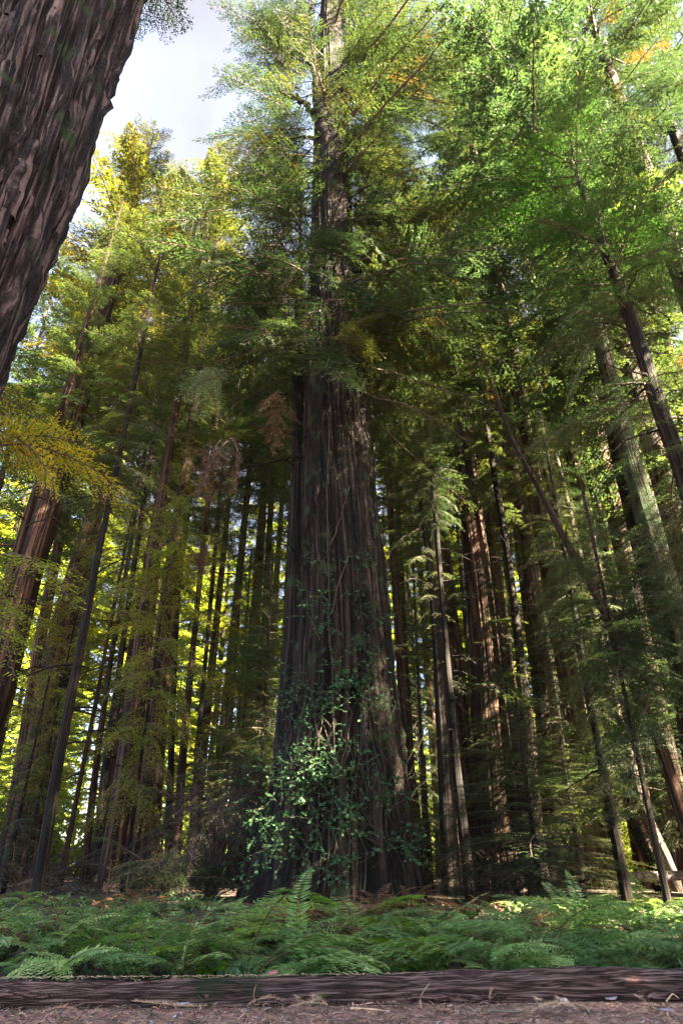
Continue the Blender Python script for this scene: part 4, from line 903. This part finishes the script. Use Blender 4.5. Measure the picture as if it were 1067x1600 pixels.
vine('middle vine belt of leaves wrapped across the giant trunk above the bush', [[(505, 1390), (512, 1290), (515, 1180), (520, 1100), (530, 1040), (527, 980)], [(540, 1390), (545, 1250), (556, 1150), (552, 1090)], [(530, 1330), (528, 1210), (500, 1130), (478, 1060)]],
     [(460, 1080, 24, 20, 34, .5), (520, 1060, 24, 20, 26, .2), (575, 1060, 20, 20, 30, .3), (550, 1035, 24, 12, 14, .2), (490, 1110, 26, 12, 14, .2), (590, 1090, 12, 10, 10, .3)], 32)
vine('right hand vine with sparse sprays down the right flank of the giant', [[(600, 1395), (590, 1300), (585, 1200), (572, 1120)], [(570, 1395), (575, 1320), (560, 1240)]],
     [(600, 1180, 16, 10, 8, .3), (615, 1228, 20, 6, 14, .6), (625, 1320, 22, 8, 18, .6), (585, 1150, 14, 8, 5, .2), (640, 1300, 14, 8, 7, .5)], 33)
vine('topmost thin pale vine reaching high up the middle of the giant trunk', [[(523, 1200), (520, 1080), (516, 980), (512, 900), (510, 820), (511, 740), (512, 660), (513, 600)], [(512, 900), (495, 850), (490, 800)], [(516, 960), (540, 900), (560, 850), (556, 800)], [(500, 1000), (482, 960), (478, 900)], [(514, 850), (530, 800), (540, 760)]],
     [(500, 930, 20, 12, 12, .3), (560, 925, 16, 8, 10, .3), (585, 965, 12, 10, 12, .4), (505, 965, 20, 10, 14, .3), (555, 870, 20, 8, 7, .2), (490, 880, 10, 10, 5, .2), (540, 990, 24, 10, 10, .2), (575, 870, 8, 10, 4, .3)], 34, stemr=.025)
for q in range(1):
    rng = np.random.default_rng(55); t = thing('climbing_vine', 'tangle of bare leafless vine stems over the roots of the giant', 'vine', surf(530, 1400)*np.array([1, 1, 0]), 'vines on the giant trunk'); o = np.array(t.location)
    a = Acc()
    for k in range(70):
        u = rng.uniform(430, 640); v = rng.uniform(1180, 1400); P = [surf(u, v, .1)]
        for m in range(5): u += rng.normal(0, 12); v -= rng.uniform(4, 30); P.append(surf(u, v, rng.uniform(.05, .35)))
        P = np.array(P); tt = np.linspace(0, 5, 20); Q = np.stack([np.interp(tt, np.arange(6), P[:, c]) for c in range(3)], 1)
        for _ in range(2): Q[1:-1] = (Q[:-2]+Q[1:-1]+Q[2:])/3
        v_, f_ = tube(Q-o, np.full(20, rng.uniform(.006, .014)), 4); a.add(v_, f_, 0)
    obj('stem', a.make('stem', ['vine_stem'], True), t)

# ------------------------------------------------------------ shrubs
def shrub(label, u, Y, H, rad, leaf, seed, n=40, name='shrub', mods=MODS_FINE, wood='twig', droop=.1):
    rng = np.random.default_rng(seed); x = (u-533.5)/F*(Y*CP-CH*SP); t = thing(name, label, 'shrub', (x, Y, 0)); st = Acc(); a = Acc()
    for i in range(n):
        az = rng.uniform(0, 6.28); rr = rad*math.sqrt(rng.random())*.8; h = H*rng.uniform(.15, 1)*(1-.4*(rr/rad)**2); tip = np.array([rr*math.cos(az), rr*math.sin(az), h])
        P = np.array([[0, 0, 0], [tip[0]*.3, tip[1]*.3, h*.5], tip]); tt = np.linspace(0, 2, 8); Q = np.stack([np.interp(tt, [0, 1, 2], P[:, c]) for c in range(3)], 1)+rng.normal(0, .04, (8, 3))
        v, f = tube(Q, np.linspace(.025, .006, 8), 4); st.add(v, f, 0)
        m = mods[int(rng.integers(len(mods)))]; s = rng.uniform(.25, .5); Rm = rotz(az+rng.normal(0, .6))@roty(rng.normal(droop, .35)); a.tris((m[0]*s)@Rm.T+tip*.85, 0)
        for (vv, ff) in m[1][:12]: a.add((vv*s)@Rm.T+tip*.85, ff, 1)
    obj('stem', st.make('stem', [wood]), t); obj('foliage', a.make('foliage', [leaf, wood]), t)
shrub('dull purplish dead shrub left of the giant trunk', 330, 21, 4.4, 2.3, 'needle_grey', 41, 110)
shrub('low dark shrub at the left foot of the dead shrub', 262, 20, 1.6, 1.4, 'needle_blue', 42, 40)
shrub('low dark shrub below the second largest redwood', 800, 19.5, 2.0, 1.8, 'needle_grey', 43, 60)
shrub('dark thicket at the left edge under the trunks', 40, 24, 1.6, 2.6, 'needle_grey', 44, 60)
# tall brown plant stalk rising from the ferns at left
def stalk(label, u0, v0, u1, v1, Y, seed, leafy=True):
    rng = np.random.default_rng(seed); b = at(u0, v0, Y); b[2] = 0; e = at(u1, v1, Y); t = thing('flower_stalk', label, 'plant', b); tt = np.linspace(0, 1, 10)[:, None]
    Q = (e-b)*tt+np.array([.05, 0, 0])*np.sin(tt*4); a = Acc(); v, f = tube(Q, np.linspace(.010, .004, 10), 5); a.add(v, f, 0); obj('stem', a.make('stem', ['stalk']), t)
    a = Acc(); T_ = []
    for i in range(46 if leafy else 14):
        s = .35+.65*rng.random(); p = (e-b)*s; d = rng.normal(0, 1, 3); d[2] = abs(d[2])*.3; d /= np.linalg.norm(d); T_ += leaflet(p, d, np.array([0, 0, 1.]), rng.uniform(.05, .14), .04)
    a.tris(np.array(T_), 0); obj('foliage', a.make('foliage', ['fern_dead' if leafy else 'fern_leaf']), t)
stalk('tall brown seeding stalk rising above the ferns at the left', 130, 1500, 180, 1345, 8.2, 61)
stalk('second thin brown stalk among the ferns at the left', 85, 1500, 90, 1400, 8.0, 62)
stalk('dark forked stem standing behind the log left of centre', 205, 1525, 232, 1440, 7.0, 63, False)
stalk('thin dark stem behind the log, in front of the broad sword fern', 305, 1520, 303, 1440, 7.0, 64, False)

# boughs that stand out, each a part of its tree
def bough(parent, Y, u, v, size, leaf, seed, label=None, n=6, down=.2, az0=0.0, spread=2.6, name='bough', mods=MODS_SPR):
    rng = np.random.default_rng(seed); c = at(u, v, Y); a = Acc()
    for i in range(n):
        m = mods[int(rng.integers(len(mods)))]; s = size/3.0*rng.uniform(.6, 1.1); k = np.array([s, min(1, s*1.2), min(1, s*1.2)])
        Rm = rotz(az0+rng.uniform(-spread/2, spread/2))@roty(down+rng.normal(0, .22))@rotx(rng.normal(0, .3)); o = rng.normal(0, size*.10, 3)
        T_ = (m[0]*k)@Rm.T+o; T_ = T_[rng.random(len(T_)) < min(1, .35+s)]; a.tris(T_, 0)
        for (vv, ff) in m[1]: a.add((vv*k)@Rm.T+o, ff, 1)
    o = obj(name, a.make(name, [leaf, 'twig']), parent, c-np.array(parent.location))
    if label: o['label'] = label
    return o
PI = math.pi
bough(tg, 17.3, 470, 545, 3.2, 'needle', 1, None, 7, .25, -PI/2, 3.2)
bough(tg, 17.0, 520, 530, 2.2, 'needle_yellow', 2, 'yellow green bough in front of the trunk', 4, .3, -PI/2, 2.5)
bough(tg, 17.5, 440, 620, 2.0, 'needle_brown', 3, 'dead russet bough left of the trunk', 3, .9, PI, 2.4)
bough(tg, 17.5, 365, 690, 2.4, 'needle_brown', 4, 'hanging dead brown bough', 3, 1.0, -PI/2, 3)
bough(tg, 17.2, 350, 585, 1.6, 'lichen', 5, 'pale lichen covered twigs', 5, .1, PI*.9, 1.6)
bough(tg, 17.6, 520, 470, 3.0, 'needle_shade', 91, None, 8, .35, -PI/2, 4.0)
bough(tg, 17.4, 500, 570, 2.6, 'needle', 92, None, 6, .5, -PI/2, 3.6)
bough(tg, 17.8, 545, 400, 2.6, 'needle_shade', 93, None, 6, .3, -PI/2, 3.4)
bough(tg, 18.5, 400, 430, 4.2, 'needle_blue', 7, None, 7, .35, PI, 2.4)
bough(tg, 18.5, 620, 430, 4.4, 'needle_blue', 8, None, 6, .3, 0, 2.2)
bough(tg, 18.5, 330, 340, 3.6, 'needle_blue', 9, None, 6, .3, PI, 2.4)
for k, (u, v, sz, y_) in enumerate([(485, 30, 4.7, 20), (480, 95, 4.7, 19.6), (482, 150, 4.7, 20.4), (478, 205, 4.7, 19.8), (475, 255, 5.2, 19.2), (478, 305, 5.0, 20), (470, 360, 4.8, 19.2), (472, 420, 4.4, 19.2), (450, 480, 3.6, 19), (430, 540, 3.0, 19), (495, 0, 5.4, 19.8), (500, 60, 4.8, 21), (490, 230, 4.6, 21), (562, 330, 4.6, 19.5), (556, 220, 4.8, 20), (552, 130, 5.0, 20), (550, 40, 5.0, 20)]):
    bough(tg, y_, u, v, sz, 'needle_shade', 60+k, None, 8, .22, PI if u < 510 else 0, 2.5)
pole = [t for t in TREES if 'lit orange along' in t[0]['label']][0][0]
bough(pole, 25.0, 316, 850, 1.6, 'needle_brown', 10, 'dead brown broken top', 7, .9, -PI/2, 5)
left = simple_tree('small tree outside the left edge reaching in with a bough coloured yellow for sunlight', -8.4, 10.5, .16, 15, [('under', 7.5, 15, 2.2)], 'bark', group=None, seed=777, na=12)
bough(left, 10.5, -40, 690, 3.3, 'needle_sun_painted', 11, 'bough coloured bright yellow for sunlight', 5, .02, 0.1, .9, mods=MODS_HEM)
bough(left, 10.8, -60, 900, 2.4, 'needle_sun_painted', 12, 'lower bough coloured yellow for sunlight', 5, .3, 0.0, 1.2, mods=MODS_HEM)
bough(left, 11.5, -40, 590, 3.0, 'needle_sun_painted', 13, 'upper bough coloured orange yellow for sunlight', 4, .25, 0.1, 1.0)
mossy = [t for t in TREES if t[0]['label'].startswith('tall mossy')][0][0]
for k, (u, v, sz, az) in enumerate([(1050, 930, 2.6, -PI*.6), (1000, 960, 3.0, PI), (1040, 1040, 2.8, PI*1.1), (985, 640, 3.0, PI), (935, 500, 3.4, PI*.95), (1000, 1130, 2.4, PI)]):
    bough(mossy, 16.2, u, v, sz, 'needle_blue', 20+k, None, 5, .35, az, 2.2)
second = [t for t in TREES if t[0]['label'].startswith('second largest')][0][0]
for k, (u, v, sz) in enumerate([(770, 1050, 2.0), (740, 760, 2.4), (790, 1180, 2.4)]):
    bough(second, 26.2, u, v, sz, 'needle_blue', 40+k, None, 4, .3, -PI*.3, 2.6)
